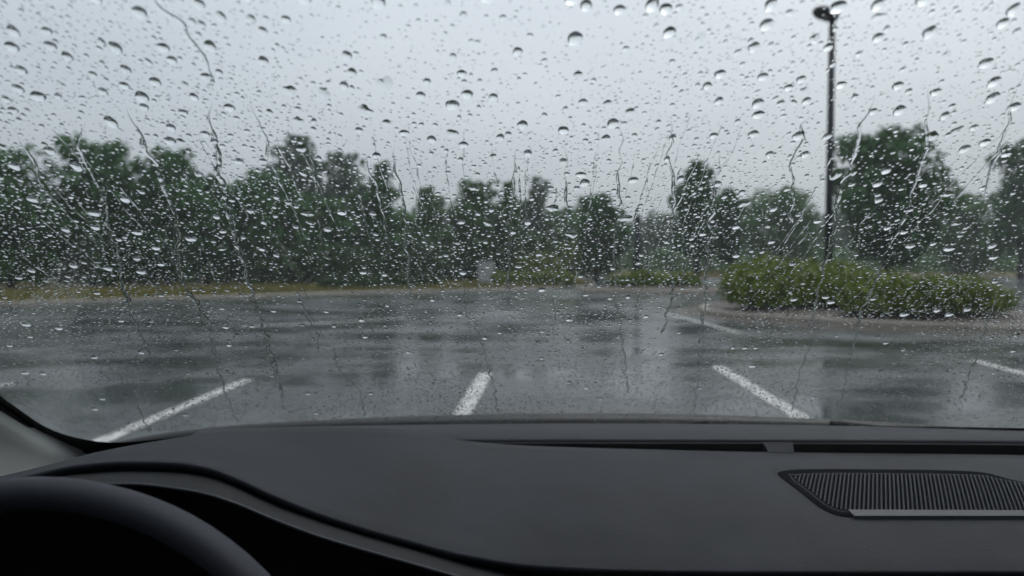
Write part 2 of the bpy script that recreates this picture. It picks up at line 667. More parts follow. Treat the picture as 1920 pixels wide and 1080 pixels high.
# ------------------------------------------------------------------ trees, shrubs, grass
def leaf_cloud(n, lobes, leaf, g, flat=0.75):
    """quads spread through a set of ellipsoidal lobes (cx,cy,cz,rx,ry,rz)"""
    lobes = np.asarray(lobes, float)
    vol = lobes[:, 3] * lobes[:, 4] * lobes[:, 5]
    idx = g.choice(len(lobes), n, p=vol ** 0.75 / (vol ** 0.75).sum())
    d = g.normal(size=(n, 3))
    d /= np.linalg.norm(d, axis=1, keepdims=True)
    rr = g.uniform(0.30, 1.0, n) ** 0.45
    rr *= 1 + g.normal(0, 0.07, n)
    c = lobes[idx, :3] + d * rr[:, None] * lobes[idx, 3:]
    nrm = d + g.normal(0, flat, (n, 3)) + np.array([0, 0, 0.3])
    nrm /= np.linalg.norm(nrm, axis=1, keepdims=True)
    a = np.cross(nrm, g.normal(size=(n, 3)))
    a /= np.linalg.norm(a, axis=1, keepdims=True)
    b = np.cross(nrm, a)
    s = leaf * g.uniform(0.55, 1.35, n)[:, None]
    asp = g.uniform(0.45, 0.8, n)[:, None]
    V = np.stack([c - a * s, c + b * s * asp - a * s * 0.1, c + a * s, c - b * s * asp + a * s * 0.1], 1).reshape(-1, 3)
    F = np.arange(n * 4).reshape(n, 4)
    return V, F


def tree(label, x, y, h, wd, mat='leaf_dark', seed=0, base=0.22, n=3200, group=None, leaf=0.20, name='tree', shape='round'):
    g = np.random.default_rng(seed + 100)
    root = empty(name, (x, y, 0.10))
    # trunk with limbs
    lean = g.normal(0, 0.03 * h, 2)
    tp = [(0, 0, -0.1), (lean[0] * .2, lean[1] * .2, h * 0.25), (lean[0] * .6, lean[1] * .6, h * 0.5), (lean[0], lean[1], h * 0.82)]
    r0 = 0.018 * h + 0.03
    V, F = tube(tp, [r0 * 1.25, r0 * 0.85, r0 * 0.55, r0 * 0.12], 8)
    for k in range(5):
        z0 = h * g.uniform(0.22, 0.55)
        an = g.uniform(0, 6.28)
        ln = wd * g.uniform(0.25, 0.42)
        p0 = np.array([0, 0, z0])
        p1 = p0 + np.array([math.cos(an) * ln * .5, math.sin(an) * ln * .5, ln * 0.45])
        p2 = p0 + np.array([math.cos(an) * ln, math.sin(an) * ln, ln * 1.1])
        v2, f2 = tube([p0, p1, p2], [r0 * .45, r0 * .3, r0 * .1], 6)
        o = len(V)
        V += v2
        F += [tuple(i + o for i in f) for f in f2]
    mesh_obj('trunk', V, F, M['bark'], root, True)
    zb, zt = h * base, h
    lobes = []
    m = 30
    for k in range(m):
        t = (k + 0.5) / m
        z = zb + (zt - zb) * t
        if shape == 'cone':
            prof = 0.95 * (1 - t) ** 0.7 + 0.12
        elif shape == 'tall':
            prof = math.sin(math.pi * min(1, 0.12 + 0.84 * t)) ** 0.6 * 0.95
        else:
            prof = math.sin(math.pi * (0.16 + 0.74 * t)) ** 0.7
        rad = wd / 2 * prof
        an = k * 2.4 + g.uniform(-.5, .5)
        off = rad * g.uniform(0.15, 0.85)
        lr = rad * g.uniform(0.26, 0.46) + 0.055 * wd
        lobes.append((math.cos(an) * off + lean[0] * t, math.sin(an) * off + lean[1] * t, min(z, zt - lr * .5), lr, lr, lr * g.uniform(0.6, 0.85)))
    for k in range(18):      # sprigs that break the outline
        t = g.uniform(0.3, 1.0)
        an = g.uniform(0, 6.28)
        rad = wd / 2 * g.uniform(0.6, 1.08) * (0.9 if t < 0.8 else 0.6)
        lr = wd * g.uniform(0.03, 0.09)
        lobes.append((math.cos(an) * rad, math.sin(an) * rad, zb + (zt - zb) * t, lr, lr, lr * 1.3))
    V, F = leaf_cloud(int(n * 1.5), lobes, leaf * 0.8, g)
    link('crown', fast_mesh('crown', V, F, M[mat]), root)
    tag(root, label, 'tree', group)
    return root


def px_tree(label, px, top, wpx, d, **k):
    p = at(px, 490, d)
    h = EYE + (490 - top) / FPX * d - 0.1
    return tree(label, p[0], d, h, wpx / FPX * d * 1.05, **k)


GV = 'trees along the left verge'
px_tree('dark broad tree cut by the left picture edge', 20, 286, 215, 33, mat='leaf_dark', seed=1, base=0.1, n=4200, group=GV)
px_tree('tall dark dome-topped tree, second from the left edge', 172, 264, 190, 35, mat='leaf_dark', seed=2, base=0.08, n=4600, group=GV)
px_tree('dark rounded tree, third from the left edge', 312, 286, 150, 36, mat='leaf_dark', seed=3, base=0.08, n=4000, group=GV)
px_tree('slim dark tree just left of the sky gap in the woods', 388, 330, 85, 37, mat='leaf_dark', seed=4, base=0.06, n=3000, group=GV, shape='tall')
px_tree('broad dark tree just right of the sky gap in the woods', 495, 322, 150, 40, mat='leaf_dark', seed=5, base=0.06, n=4200, group=GV)
px_tree('tallest pale tree rising behind the woods left of centre', 552, 258, 100, 54, mat='leaf_haze_pale', seed=6, base=0.25, n=2600, group=GV, leaf=0.26)
px_tree('pale grey-green tree with feathery top behind the woods', 645, 290, 95, 56, mat='leaf_haze_pale', seed=7, base=0.2, n=2500, group=GV, leaf=0.26)
px_tree('dark pointed tree beside the pale feathery tree', 700, 308, 105, 42, mat='leaf_dark', seed=8, base=0.06, n=3800, group=GV, shape='cone')
px_tree('mid green low round tree above the dark shrubs', 605, 375, 120, 41, mat='leaf_dark', seed=9, base=0.05, n=3400, group=GV)
px_tree('green peaked tree left of the pale cabinet', 800, 352, 110, 44, mat='leaf_mid', seed=10, base=0.06, n=3600, group=GV, shape='cone')
px_tree('broad olive tree behind the pale cabinet', 893, 343, 100, 45, mat='leaf_mid', seed=12, base=0.05, n=3600, group=GV)
px_tree('narrow green tree just right of the broad olive tree', 945, 340, 55, 46, mat='leaf_mid', seed=13, base=0.05, n=2600, group=GV, shape='tall')
px_tree('slim pale conical tree above the low hedge ahead', 1008, 332, 80, 60, mat='leaf_haze_pale', seed=14, base=0.1, n=2600, group=GV, shape='cone', leaf=0.24)
px_tree('dark rounded tree left of the dark post', 1118, 366, 100, 46, mat='leaf_dark', seed=15, base=0.12, n=3400, group=GV)
GR = 'trees on the right of the lot'
px_tree('dark lollipop tree right of the dark post', 1308, 306, 100, 44, mat='leaf_dark', seed=16, base=0.2, n=3800, group=GR, shape='tall')
px_tree('small dark tree leaning out of the lollipop tree', 1366, 356, 60, 45, mat='leaf_dark', seed=17, base=0.2, n=2200, group=GR)
px_tree('mid green spreading tree left of the lamp post', 1468, 358, 165, 58, mat='leaf_mid', seed=18, base=0.08, n=4200, group=GR, leaf=0.24)
px_tree('largest dark round tree right of the lamp post', 1662, 248, 195, 34, mat='leaf_dark', seed=19, base=0.2, n=6500, group=GR)
px_tree('mid green tree between the large round tree and the right edge', 1812, 368, 130, 60, mat='leaf_mid', seed=20, base=0.08, n=3600, group=GR, leaf=0.24)
px_tree('tall dark tree cut by the right picture edge', 1915, 268, 125, 52, mat='leaf_dark', seed=21, base=0.16, n=4600, group=GR, leaf=0.22)
# hazy rows behind
gb = np.random.default_rng(5)
for i in range(16):
    px = -120 + i * 76 + gb.uniform(-20, 20)
    px_tree('hazy dark tree deep in the wood, ' + ORD[i] + ' from the left in the back row', px, gb.uniform(345, 400) + (25 if px > 600 else 0), gb.uniform(110, 160), gb.uniform(47, 56) if px < 700 else gb.uniform(58, 70),
            mat='leaf_dark' if px < 720 else 'leaf_mid', seed=40 + i, base=0.03, n=2600, leaf=0.28, group='trees deep in the wood')
for i in range(7):
    px = 745 + i * 62 + gb.uniform(-12, 12)
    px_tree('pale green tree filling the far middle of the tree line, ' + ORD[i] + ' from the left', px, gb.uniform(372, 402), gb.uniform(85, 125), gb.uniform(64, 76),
            mat='leaf_haze_pale' if i % 2 else 'leaf_mid', seed=140 + i, base=0.03, n=2400, leaf=0.3, group='pale trees in the far middle', shape='tall' if i % 3 else 'round')
for i in range(15):
    px = 1030 + i * 76 + gb.uniform(-25, 25)
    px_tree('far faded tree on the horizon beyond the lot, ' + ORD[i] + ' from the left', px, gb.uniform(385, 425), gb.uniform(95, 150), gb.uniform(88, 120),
            mat='leaf_haze_pale', seed=70 + i, base=0.03, n=1800, leaf=0.45, group='far faded trees')


def shrub(name, label, cx, cy, z0, wx, wy, h, mat, seed, n=5000, leaf=0.05, cat='bush', group=None, boxy=False, rz=0):
    g = np.random.default_rng(seed)
    root = empty(name, (cx, cy, z0), rz)
    lobes = []
    m = max(6, int(10 * wx / max(h, .3)))
    for k in range(m):
        x = g.uniform(-1, 1)
        lim = math.sqrt(max(0.0, 1 - abs(x) ** (4 if boxy else 2.4)))
        yv = g.uniform(-0.6, 0.6) * lim
        r = h * g.uniform(0.30, 0.40)
        hz = h * (0.45 + 0.24 * lim)
        lobes.append((x * max(0.05, wx / 2 - r * .9), yv * wy / 2, g.uniform(0.3, 1) * hz, r * 1.25, r * 1.15, min(r * 1.1, h - hz * .9)))
    lobes.append((0, 0, h * 0.45, wx * 0.40, wy * 0.40, h * 0.47))
    V, F = leaf_cloud(n, lobes, leaf, g, 0.6)
    c4 = V.reshape(-1, 4, 3)
    V = c4[c4[:, :, 2].min(1) > (0.10 if h > 0.8 else 0.02)].reshape(-1, 3)
    F = np.arange(len(V)).reshape(-1, 4)
    link('foliage', fast_mesh('foliage', V, F, M[mat]), root)
    for k in range(3):
        x, yv = g.uniform(-.3, .3) * wx, g.uniform(-.25, .25) * wy
        tube_obj('stem', [(x * .7, yv * .7, -0.08), (x, yv, h * .35), (x * 1.15, yv * 1.1, h * .65)], [0.02, 0.015, 0.006], M['bark'], root, 5)
    tag(root, label, cat, group)
    return root


shrub('hedge', 'large rounded yellow-green hedge at the tip of the island', 6.35, 17.3, 0.12, 2.75, 2.3, 1.34, 'leaf_hedge', 201, 16000, 0.055, 'hedge', 'clipped hedges on the island')
shrub('hedge', 'smaller rounded hedge behind the lamp post base', 8.35, 18.2, 0.14, 1.9, 1.7, 1.13, 'leaf_hedge', 202, 7000, 0.055, 'hedge', 'clipped hedges on the island')
shrub('hedge', 'long low dark green hedge at the near side of the island', 8.28, 14.6, 0.12, 3.15, 1.6, 0.86, 'leaf_hedge', 203, 16000, 0.05, 'hedge', 'clipped hedges on the island', boxy=True, rz=-0.12)
shrub('hedge', 'mid green hedge filling the middle of the island', 7.6, 16.2, 0.16, 2.6, 1.6, 0.95, 'leaf_hedge', 204, 8000, 0.05, 'hedge', 'clipped hedges on the island', rz=-0.3)
shrub('bush', 'low bush on the small island around the dark post', 6.0, 31.0, 0.14, 4.0, 2.4, 0.72, 'leaf_hedge', 205, 9000, 0.07, 'bush')
shrub('hedge', 'straight low green hedge ahead beside the pale cabinet', 1.05, 35.4, 0.04, 4.2, 1.3, 0.76, 'leaf_hedge', 206, 9000, 0.07, 'hedge', boxy=True, rz=0.12)
for i, (px, py, wpx) in enumerate([(640, 548, 70), (700, 547, 70), (760, 545, 80), (815, 543, 50)]):
    p = on_ground(px, py)
    shrub('shrub', ['leftmost low dark shrub of the row along the verge kerb', 'second low dark shrub of the row along the verge kerb',
                    'third low dark shrub of the row along the verge kerb', 'rightmost low dark shrub of the row, nearest the pale cabinet'][i],
          p[0] - 0.4, p[1] + 1.0, 0.09, wpx / FPX * 31, 1.0, 0.6, 'leaf_low', 210 + i, 2600, 0.07, 'shrub', 'low dark shrubs along the verge kerb')
for i, (px, top, d, wpx) in enumerate([(1110, 430, 52, 70), (1035, 450, 50, 60), (965, 462, 47, 70), (660, 450, 38, 80), (1010, 470, 43, 90)]):
    p = at(px, 490, d)
    shrub('shrub', ['yellow-green shrub beside the dark rounded tree', 'yellow-green shrub under the slim pale conical tree', 'olive shrub right of the pale cabinet',
                    'dark shrub in front of the dark woods left of centre', 'broad olive shrub behind the straight low hedge'][i],
          p[0], d, 0.08, wpx / FPX * d, 1.8, EYE + (490 - top) / FPX * d - .1, 'leaf_low' if i == 3 else 'leaf_yellow', 230 + i, 2400, 0.13, 'shrub', 'loose shrubs under the trees')
# understorey of the wood: one uncountable mass
lob = []
g = np.random.default_rng(77)
for i in range(150):
    px = g.uniform(-260, 1000)
    d = g.uniform(36, 50) + max(0, (px - 500) / 500 * 8)
    p = at(px, 490, d)
    r = g.uniform(0.9, 1.7)
    lob.append((p[0], d, g.uniform(0.5, 1.9), r * 1.4, r, r))
V, F = leaf_cloud(18000, lob, 0.22, g)
V[:, 2] = np.maximum(V[:, 2], 0.05)
us = link('undergrowth', fast_mesh('undergrowth', V, F, M['leaf_low']))
tag(us, 'dark tangled undergrowth between the trunks of the wood', 'undergrowth', kind='stuff')
lob = []
for i in range(90):
    px = g.uniform(1020, 2100)
    d = g.uniform(70, 96)
    p = at(px, 490, d)
    r = g.uniform(1.2, 2.2)
    lob.append((p[0], d, g.uniform(0.5, 1.6), r * 1.8, r, r))
V, F = leaf_cloud(11000, lob, 0.34, g)
V[:, 2] = np.maximum(V[:, 2], 0.05)
us = link('undergrowth', fast_mesh('undergrowth', V, F, M['leaf_mid']))
tag(us, 'pale hazy scrub under the far trees beyond the lot', 'undergrowth', kind='stuff')


def grass(label, pts, n, hmin, hmax, seed):
    g = np.random.default_rng(seed)
    c = np.asarray(pts)[g.integers(0, len(pts), n)] + g.normal(0, 0.5, (n, 2))
    return c, g


def grass_obj(label, centres, g, hmin, hmax):
    n = len(centres)
    an = g.uniform(0, 6.28, n)
    wd = g.uniform(0.015, 0.035, n)
    h = g.uniform(hmin, hmax, n)
    ln = g.normal(0, 0.4, (n, 2)) * h[:, None]
    b = np.stack([np.cos(an) * wd, np.sin(an) * wd], 1)
    z = np.full((n, 1), 0.05)
    V = np.stack([np.hstack([centres - b, z]), np.hstack([centres + b, z]), np.hstack([centres + ln, z + h[:, None]])], 1).reshape(-1, 3)
    o = link('grass', fast_mesh('grass', V, np.arange(3 * n).reshape(n, 3), M['grass']))
    tag(o, label, 'grass', kind='stuff')


g = np.random.default_rng(8)
E = np.array([p for p in catmull(vl[1:7], 60, closed=False)])
Ei = np.array(offset_loop([e for e in E], 1.0, False))
k = g.integers(0, len(E), 40000)
dirv = Ei[k] - E[k]
c = E[k] + dirv * (0.12 + 7 * g.random(40000) ** 1.3)[:, None] + g.normal(0, .05, (40000, 2))
grass_obj('yellow-green wet grass on the verge below the dark woods', c, g, 0.06, 0.26)
E = np.array([p for p in catmull(vr[1:], 60, closed=False)])
Ei = np.array(offset_loop([e for e in E], 1.0, False))
k = g.integers(0, len(E), 14000)
c = E[k] + (Ei[k] - E[k]) * (0.25 + 14 * g.random(14000))[:, None]
grass_obj('yellow-green grass on the far verge right of the lot', c, g, 0.10, 0.4)

# ------------------------------------------------------------------ street furniture
lp = empty('lamp_post', (8.2, 18.95, 0.12))
tag(lp, 'tall dark lamp post with twin heads rising from the island hedges', 'lamp post')
HP = 7.5
bmx = bmesh.new()
bmesh.ops.create_cone(bmx, cap_ends=True, segments=20, radius1=0.24, radius2=0.22, depth=0.5)
bm_obj('concrete_base', bmx, M['concrete'], lp, False, (0, 0, 0.15))
box('base_plate', (0, 0, 0.42), (0.34, 0.34, 0.04), M['pole'], lp, 0.006)
tube_obj('pole', [(0, 0, 0.42), (0, 0, HP * 0.5), (0, 0, HP - 0.1)], [0.10, 0.09, 0.078], M['pole'], lp, 16)
bmx = bmesh.new()
bmesh.ops.create_uvsphere(bmx, u_segments=16, v_segments=8, radius=0.085)
bm_obj('pole_cap', bmx, M['pole'], lp, True, (0, 0, HP - 0.1))


def lamp_head(dx, dy, dz, ang, tilt):
    a = np.array([0, 0, HP - 0.22 + dz])
    e = np.array([dx, dy, HP - 0.16 + dz])
    tube_obj('arm', [a, (a + e) / 2 + np.array([0, 0, 0.05]), e], [0.045, 0.04, 0.04], M['pole'], lp, 10)
    bm = bmesh.new()
    bmesh.ops.create_uvsphere(bm, u_segments=20, v_segments=10, radius=1)
    for v in bm.verts:
        z = v.co.z
        v.co = Vector((v.co.x * 0.42, v.co.y * 0.27, (z * 0.17 if z > 0 else z * 0.07)))
    mrot = Matrix.Rotation(ang, 3, 'Z') @ Matrix.Rotation(tilt, 3, 'Y')
    bmesh.ops.rotate(bm, cent=(0, 0, 0), matrix=mrot, verts=bm.verts[:])
    off = Vector((math.cos(ang) * 0.24, math.sin(ang) * 0.24, 0))
    bmesh.ops.translate(bm, vec=Vector(e) + off, verts=bm.verts[:])
    hd = bm_obj('lamp_head', bm, M['pole'], lp, True)
    bm = bmesh.new()
    bmesh.ops.create_uvsphere(bm, u_segments=16, v_segments=8, radius=1)
    for v in bm.verts:
        v.co = Vector((v.co.x * 0.24, v.co.y * 0.15, v.co.z * 0.03 - 0.04))
    bmesh.ops.rotate(bm, cent=(0, 0, 0), matrix=mrot, verts=bm.verts[:])
    bmesh.ops.translate(bm, vec=Vector(e) + off, verts=bm.verts[:])
    bm_obj('lens', bm, M['lens'], hd, True)


lamp_head(-0.10, -0.16, 0.0, R(215), R(-10))
lamp_head(0.02, 0.16, 0.24, R(75), R(-8))

pp = empty('post', (5.35, 31.2, 0.13))
tag(pp, 'slim dark post standing in the low bush of the small island', 'post')
tube_obj('shaft', [(0, 0, -0.1), (0, 0, 1.6), (0, 0, 3.0)], [0.16, 0.15, 0.14], M['pole'], pp, 14)
bmx = bmesh.new()
bmesh.ops.create_cone(bmx, cap_ends=True, segments=14, radius1=0.19, radius2=0.05, depth=0.2)
bm_obj('cap', bmx, M['pole'], pp, False, (0, 0, 3.07))

p = on_ground(912, 527)
cb = empty('utility_cabinet', (-1.28, 36.3, 0.11))
tag(cb, 'pale grey utility cabinet on the verge left of the low hedge', 'cabinet')
box('plinth', (0, 0, 0.04), (0.86, 0.56, 0.14), M['concrete'], cb, 0.01)
box('housing', (0, 0, 0.60), (0.76, 0.46, 0.98), M['cabinet'], cb, 0.015)
for sx in (-1, 1):
    dr = box('door', (sx * 0.185, -0.238, 0.60), (0.35, 0.02, 0.88), M['cabinet'], cb, 0.004)
    box('handle', (sx * 0.045, -0.257, 0.62), (0.02, 0.02, 0.14), M['cabinet_dark'], dr, 0.003)
box('lid', (0, -0.01, 1.11), (0.82, 0.54, 0.045), M['cabinet'], cb, 0.012)

# ------------------------------------------------------------------ the car
XC, Y0, Z0, KX = 0.12, 1.062, 1.0, 0.12
TANR = math.tan(R(31))


def wsy(x, z):
    return Y0 - KX * (x - XC) ** 2 - (z - Z0) / TANR


def wsn(x):
    n = np.stack([2 * KX * (np.asarray(x) - XC), np.ones_like(x, dtype=float), np.full_like(np.asarray(x, float), 1 / TANR)], -1)
    return n / np.linalg.norm(n, axis=-1, keepdims=True)


def on_glass(px, py, off=0.0):
    d = ray(px, py)
    lo, hi = 0.05, 2.5
    for _ in range(50):
        t = (lo + hi) / 2
        p = CAMP + d * t
        if p[1] > wsy(p[0], p[2]):
            hi = t
        else:
            lo = t
    p = CAMP + d * lo
    return p + wsn(np.array([p[0]]))[0] * off


car = empty('car', (0, 0, 0))
tag(car, 'car cabin with charcoal dashboard and rain-covered windshield, seen from inside', 'car')


def dense(xs, n):
    return np.linspace(xs[0], xs[-1], n)


# windshield: a 5 mm pane with a real edge
zr = np.linspace(0.985, 1.50, 26)
nx = 49
G = 0.005


def ws_left(z):
    return smooth_interp([0.98, 1.05, 1.15, 1.5], [-0.70, -0.70, -0.69, -0.60], z)


Vi, Vo = [], []
for z in zr:
    xl = float(ws_left(z))
    xr_ = 2 * XC - xl
    for x in np.linspace(xl, xr_, nx):
        p = np.array([x, wsy(x, z), z])
        Vi.append(p)
        Vo.append(p + wsn(np.array([x]))[0] * G)
nz = len(zr)
F = []
o2 = nx * nz
for j in range(nz - 1):
    for i in range(nx - 1):
        a = j * nx + i
        F.append((a, a + nx, a + nx + 1, a + 1))                     # inner face
        F.append((o2 + a, o2 + a + 1, o2 + a + nx + 1, o2 + a + nx))    # outer face
for i in range(nx - 1):
    F.append((i, i + 1, o2 + i + 1, o2 + i))
    b = (nz - 1) * nx + i
    F.append((b + 1, b, o2 + b, o2 + b + 1))
for j in range(nz - 1):
    a = j * nx
    F.append((a + nx, a, o2 + a, o2 + a + nx))
    b = j * nx + nx - 1
    F.append((b, b + nx, o2 + b + nx, o2 + b))
windshield = mesh_obj('windshield', Vi + Vo, F, M['glass'], car, True)
me_ = windshield.data
bm = bmesh.new()
bm.from_mesh(me_)
bmesh.ops.recalc_face_normals(bm, faces=bm.faces[:])
for e in bm.edges:
    if len(e.link_faces) == 2 and e.calc_face_angle(0) > 0.7:
        e.smooth = False
bm.to_mesh(me_)
bm.free()

# black ceramic band, given as inner and outer edge on the inner face of the glass
fi = [(-330, 420), (-230, 545), (-120, 645), (-50, 701), (0, 739), (40, 768), (80, 795), (120, 812), (160, 822), (200, 827), (250, 826), (330, 819), (450, 809), (620, 802), (850, 798), (1200, 795), (1560, 796), (1920, 801), (2300, 812)]
fo = [(-350, 470), (-250, 590), (-130, 690), (-50, 738), (0, 770), (45, 800), (90, 832), (130, 850), (170, 862), (205, 868), (250, 868), (330, 860), (450, 845), (620, 835), (850, 830), (1200, 826), (1560, 828), (1920, 833), (2300, 845)]
ri = np.array([on_glass(*q, -0.0015) for q in catmull(fi, 4, False)])
ro = np.array([on_glass(*q, -0.0015) for q in catmull(fo, 4, False)])
ext_ = np.array([r + np.array([-0.01, 0.03, -0.02]) if r[0] < -0.4 else r + np.array([0, 0.03, -0.018]) for r in ro])
loft('frit_band', [ri, ro, ext_], M['frit'], windshield, True)
# seal bead under the glass edge: real thickness for the band
rb = np.array([(a * 0.5 + b * 0.5) - wsn(np.array([b[0]]))[0] * 0.003 for a, b in zip(ri, ro)])
V, F = tube(list(rb), [0.003] * len(rb), 8)
mesh_obj('rubber_seal', V, F, M['frit'], windshield, True)

# A-pillar trim, pale
pe = [(-420, 420), (-300, 560), (-180, 655), (-80, 712), (0, 758), (50, 789), (100, 814), (150, 836), (185, 847), (210, 852), (240, 858)]
pr = catmull(pe, 4, False)
r0 = np.array([on_glass(*q, -0.020) for q in pr])
r_in = np.array([on_glass(*q, -0.010) + np.array([0.0, 0.012, 0.0]) for q in pr])
r1 = r0 + np.array([-0.008, -0.022, 0.003])
r2 = r0 + np.array([-0.022, -0.062, 0.001])
r3 = r0 + np.array([-0.040, -0.115, -0.018])
r4 = r0 + np.array([-0.055, -0.165, -0.065])
r5 = r0 + np.array([-0.065, -0.200, -0.260])
loft('pillar_trim', [r_in, r0, r1, r2, r3, r4, r5], M['pillar'], car, True)
pm = [np.array([2 * XC - q[:, 0], q[:, 1], q[:, 2]]).T for q in (r_in, r0, r1, r2, r3, r4, r5)]
loft('pillar_trim', pm[::-1], M['pillar'], car, True)
for s in (-1, 1):
    a = np.array([XC + s * 0.875, 0.95, 0.99])
    b = np.array([XC + s * 0.775, 0.22, 1.50])
    tube_obj('pillar', [a, (a + b) / 2 + np.array([s * 0.02, 0.02, 0.03]), b], [0.055, 0.05, 0.05], M['paintwork'], car, 10)

# ---- dashboard
dash = empty('dashboard', (0, 0, 0))
dash.parent = car
bx = [-450, -250, 0, 100, 180, 300, 450, 620, 720, 800, 880, 1000, 1200, 1440, 1920, 2300]
bpy_ = [985, 942, 893, 869, 848, 826, 806, 802, 803.5, 813, 827, 836, 842, 847.5, 853, 860]
bdp = [0.50, 0.55, 0.63, 0.67, 0.71, 0.76, 0.78, 0.80, 0.82, 0.85, 0.885, 0.903, 0.908, 0.910, 0.905, 0.895]
lx = [-450, -250, -60, 61, 163, 244, 326, 387, 448, 509, 591, 672, 760, 870, 1000, 1200, 1440, 1920, 2300]
lpy = [1010, 975, 926, 889, 869, 864, 866, 875, 897, 925, 958, 985, 1010, 1038, 1058, 1067, 1069, 1069, 1069]
ldp = [0.47, 0.50, 0.56, 0.59, 0.60, 0.60, 0.60, 0.60, 0.60, 0.60, 0.602, 0.605, 0.610, 0.620, 0.630, 0.635, 0.635, 0.635, 0.635]
XS = np.concatenate([np.linspace(-950, -480, 8), np.linspace(-450, 0, 14), np.linspace(20, 1000, 80), np.linspace(1030, 2300, 34), np.linspace(2340, 2850, 8)])


def rail(xs, ys, ds, X=XS):
    yy, dd = smooth_interp(xs, ys, X), smooth_interp(xs, ds, X)
    P = np.array([at(a, b, c) for a, b, c in zip(X, yy, dd)])
    P[:, 0] = np.clip(P[:, 0], XC - 0.775, XC + 0.775)      # ends at the doors
    return P


back = rail(bx, bpy_, bdp)
lip = rail(lx, lpy, ldp)
rails = [back + np.array([0, 0.045, -0.16]), back + np.array([0, 0.030, -0.06]), back + np.array([0, 0.012, -0.012]), back + np.array([0, 0.005, -0.0025])]
NM = 14
for j in range(NM + 1):
    t = j / NM
    q = back * (1 - t) + lip * t
    cu = np.clip((XS - 650) / 500, 0, 1)
    crown = 0.0005 + 0.0135 * cu * cu * (3 - 2 * cu)
    q = q + np.array([0, 0, 1]) * (crown * math.sin(math.pi * t))[:, None]
    rails.append(q)
rails += [lip + np.array(v) for v in [(0, -0.0012, -0.0007), (0, -0.0018, -0.0022), (0, -0.0010, -0.0045), (0, 0.006, -0.0105), (0, 0.020, -0.013), (0, 0.05, -0.016), (0, 0.09, -0.05)]]
loft('dash_pad', rails, M['dash'], dash, True)

# instrument shroud below the lip
sx_ = [-450, -60, 120, 244, 326, 387, 448, 509, 591, 672, 760, 900, 1100, 1500]
s1 = [1040, 945, 893, 885, 887, 896, 918, 947, 977, 1003, 1028, 1068, 1110, 1140]
s2 = [1070, 985, 915, 907, 915, 926, 946, 972, 1003, 1028, 1053, 1092, 1135, 1165]
XS2 = np.linspace(-450, 1500, 110)
sdep = smooth_interp(lx, ldp, np.array(sx_, float))
a1 = rail(sx_, s1, sdep - 0.004, XS2)
a2 = rail(sx_, s2, sdep - 0.036, XS2)
sh = [a1 + np.array([0, 0.03, -0.006]), a1 + np.array([0, 0.010, -0.001]), a1, (a1 + a2) / 2 + np.array([0, -0.002, 0.0015]), a2]
loft('cluster_shroud', sh, M['dash_dark'], dash, True)
V, F = tube([p + np.array([0, -0.0005, 0.0]) for p in a2], [0.0012] * len(a2), 8)
mesh_obj('shroud_trim', V, F, M['satin'], dash, True)
loft('shroud_wall', [a2 + np.array([0, 0.001, -0.001]), a2 + np.array([0, 0.02, -0.012]), a2 + np.array([0, 0.10, -0.05]), a2 + np.array([0, 0.12, -0.30])], M['black'], dash, True)
box('instrument_screen', (-0.27, 0.70, 0.93), (0.34, 0.012, 0.15), M['screen'], dash, 0.004, Matrix.Rotation(R(-18), 3, 'X'))
box('lower_panel', (0.12, 0.66, 0.78), (1.5, 0.10, 0.36), M['black'], dash, 0.01)
# front fascia under the lip on the passenger side
q = lip[XS > 900]
loft('fascia', [q + np.array([0, -0.002, -0.012]), q + np.array([0, -0.004, -0.05]), q + np.array([0, 0.03, -0.16]), q + np.array([0, 0.05, -0.3])], M['dash_dark'], dash, True)

# defroster trim along the foot of the glass
X = np.linspace(-0.42, 0.93, 60)
zt = 1.0215


def trim_front(x):
    return 0.936 - 0.03 * (x - XC) ** 2 - 0.004


yb = np.array([wsy(x, zt) - 0.004 for x in X])
yf = np.array([trim_front(x) for x in X])
col = lambda yv, z: np.stack([X, yv, np.full_like(X, z)], 1)
loft('defroster_trim', [col(yb + .01, zt - 0.02), col(yb, zt), col((yb + yf) / 2, zt + 0.0015), col(yf + 0.004, zt), col(yf, zt - 0.0018), col(yf, zt - 0.02), col(yf + 0.02, zt - 0.04)], M['trim_strip'], dash, True)
yr = yf - 0.0042
loft('vent_rail', [col(yr + 0.001, zt - 0.03), col(yr, zt - 0.0045), col(yr - 0.0008, zt - 0.0032), col(yr - 0.0030, zt - 0.0034), col(yr - 0.0036, zt - 0.0046), col(yr - 0.0038, zt - 0.03)], M['dash_dark'], dash, True)
loft('vent_floor', [col(yf + 0.03, zt - 0.036), col(yf - 0.06, zt - 0.036)], M['black'], dash)
# bridge across the slot
b0 = at(1430, 826, 0.926)
pts_t = [at(1430, 830, 0.923), at(1486, 830, 0.923), at(1489, 849, 0.908), at(1441, 848.5, 0.908)]
V = [p + np.array([0, 0, 0.0008]) for p in pts_t] + [p + np.array([0, 0, -0.03]) for p in pts_t]
mesh_obj('vent_bridge', V, [(0, 1, 2, 3), (4, 7, 6, 5), (0, 4, 5, 1), (1, 5, 6, 2), (2, 6, 7, 3), (3, 7, 4, 0)], M['trim_strip'], dash)

# speaker grille set into the pad
from mathutils.bvhtree import BVHTree
pad = [o for o in dash.children if o.name.startswith('dash_pad')][0]
bmp = bmesh.new()
bmp.from_mesh(pad.data)
BV = BVHTree.FromBMesh(bmp)


def on_pad(px, py, up=0.0):
    d = Vector(ray(px, py)).normalized()
    h = BV.ray_cast(Vector(CAMP), d)
    p = np.array(h[0]) if h[0] is not None else at(px, py, 0.7)
    return p + np.array([0, 0, up])


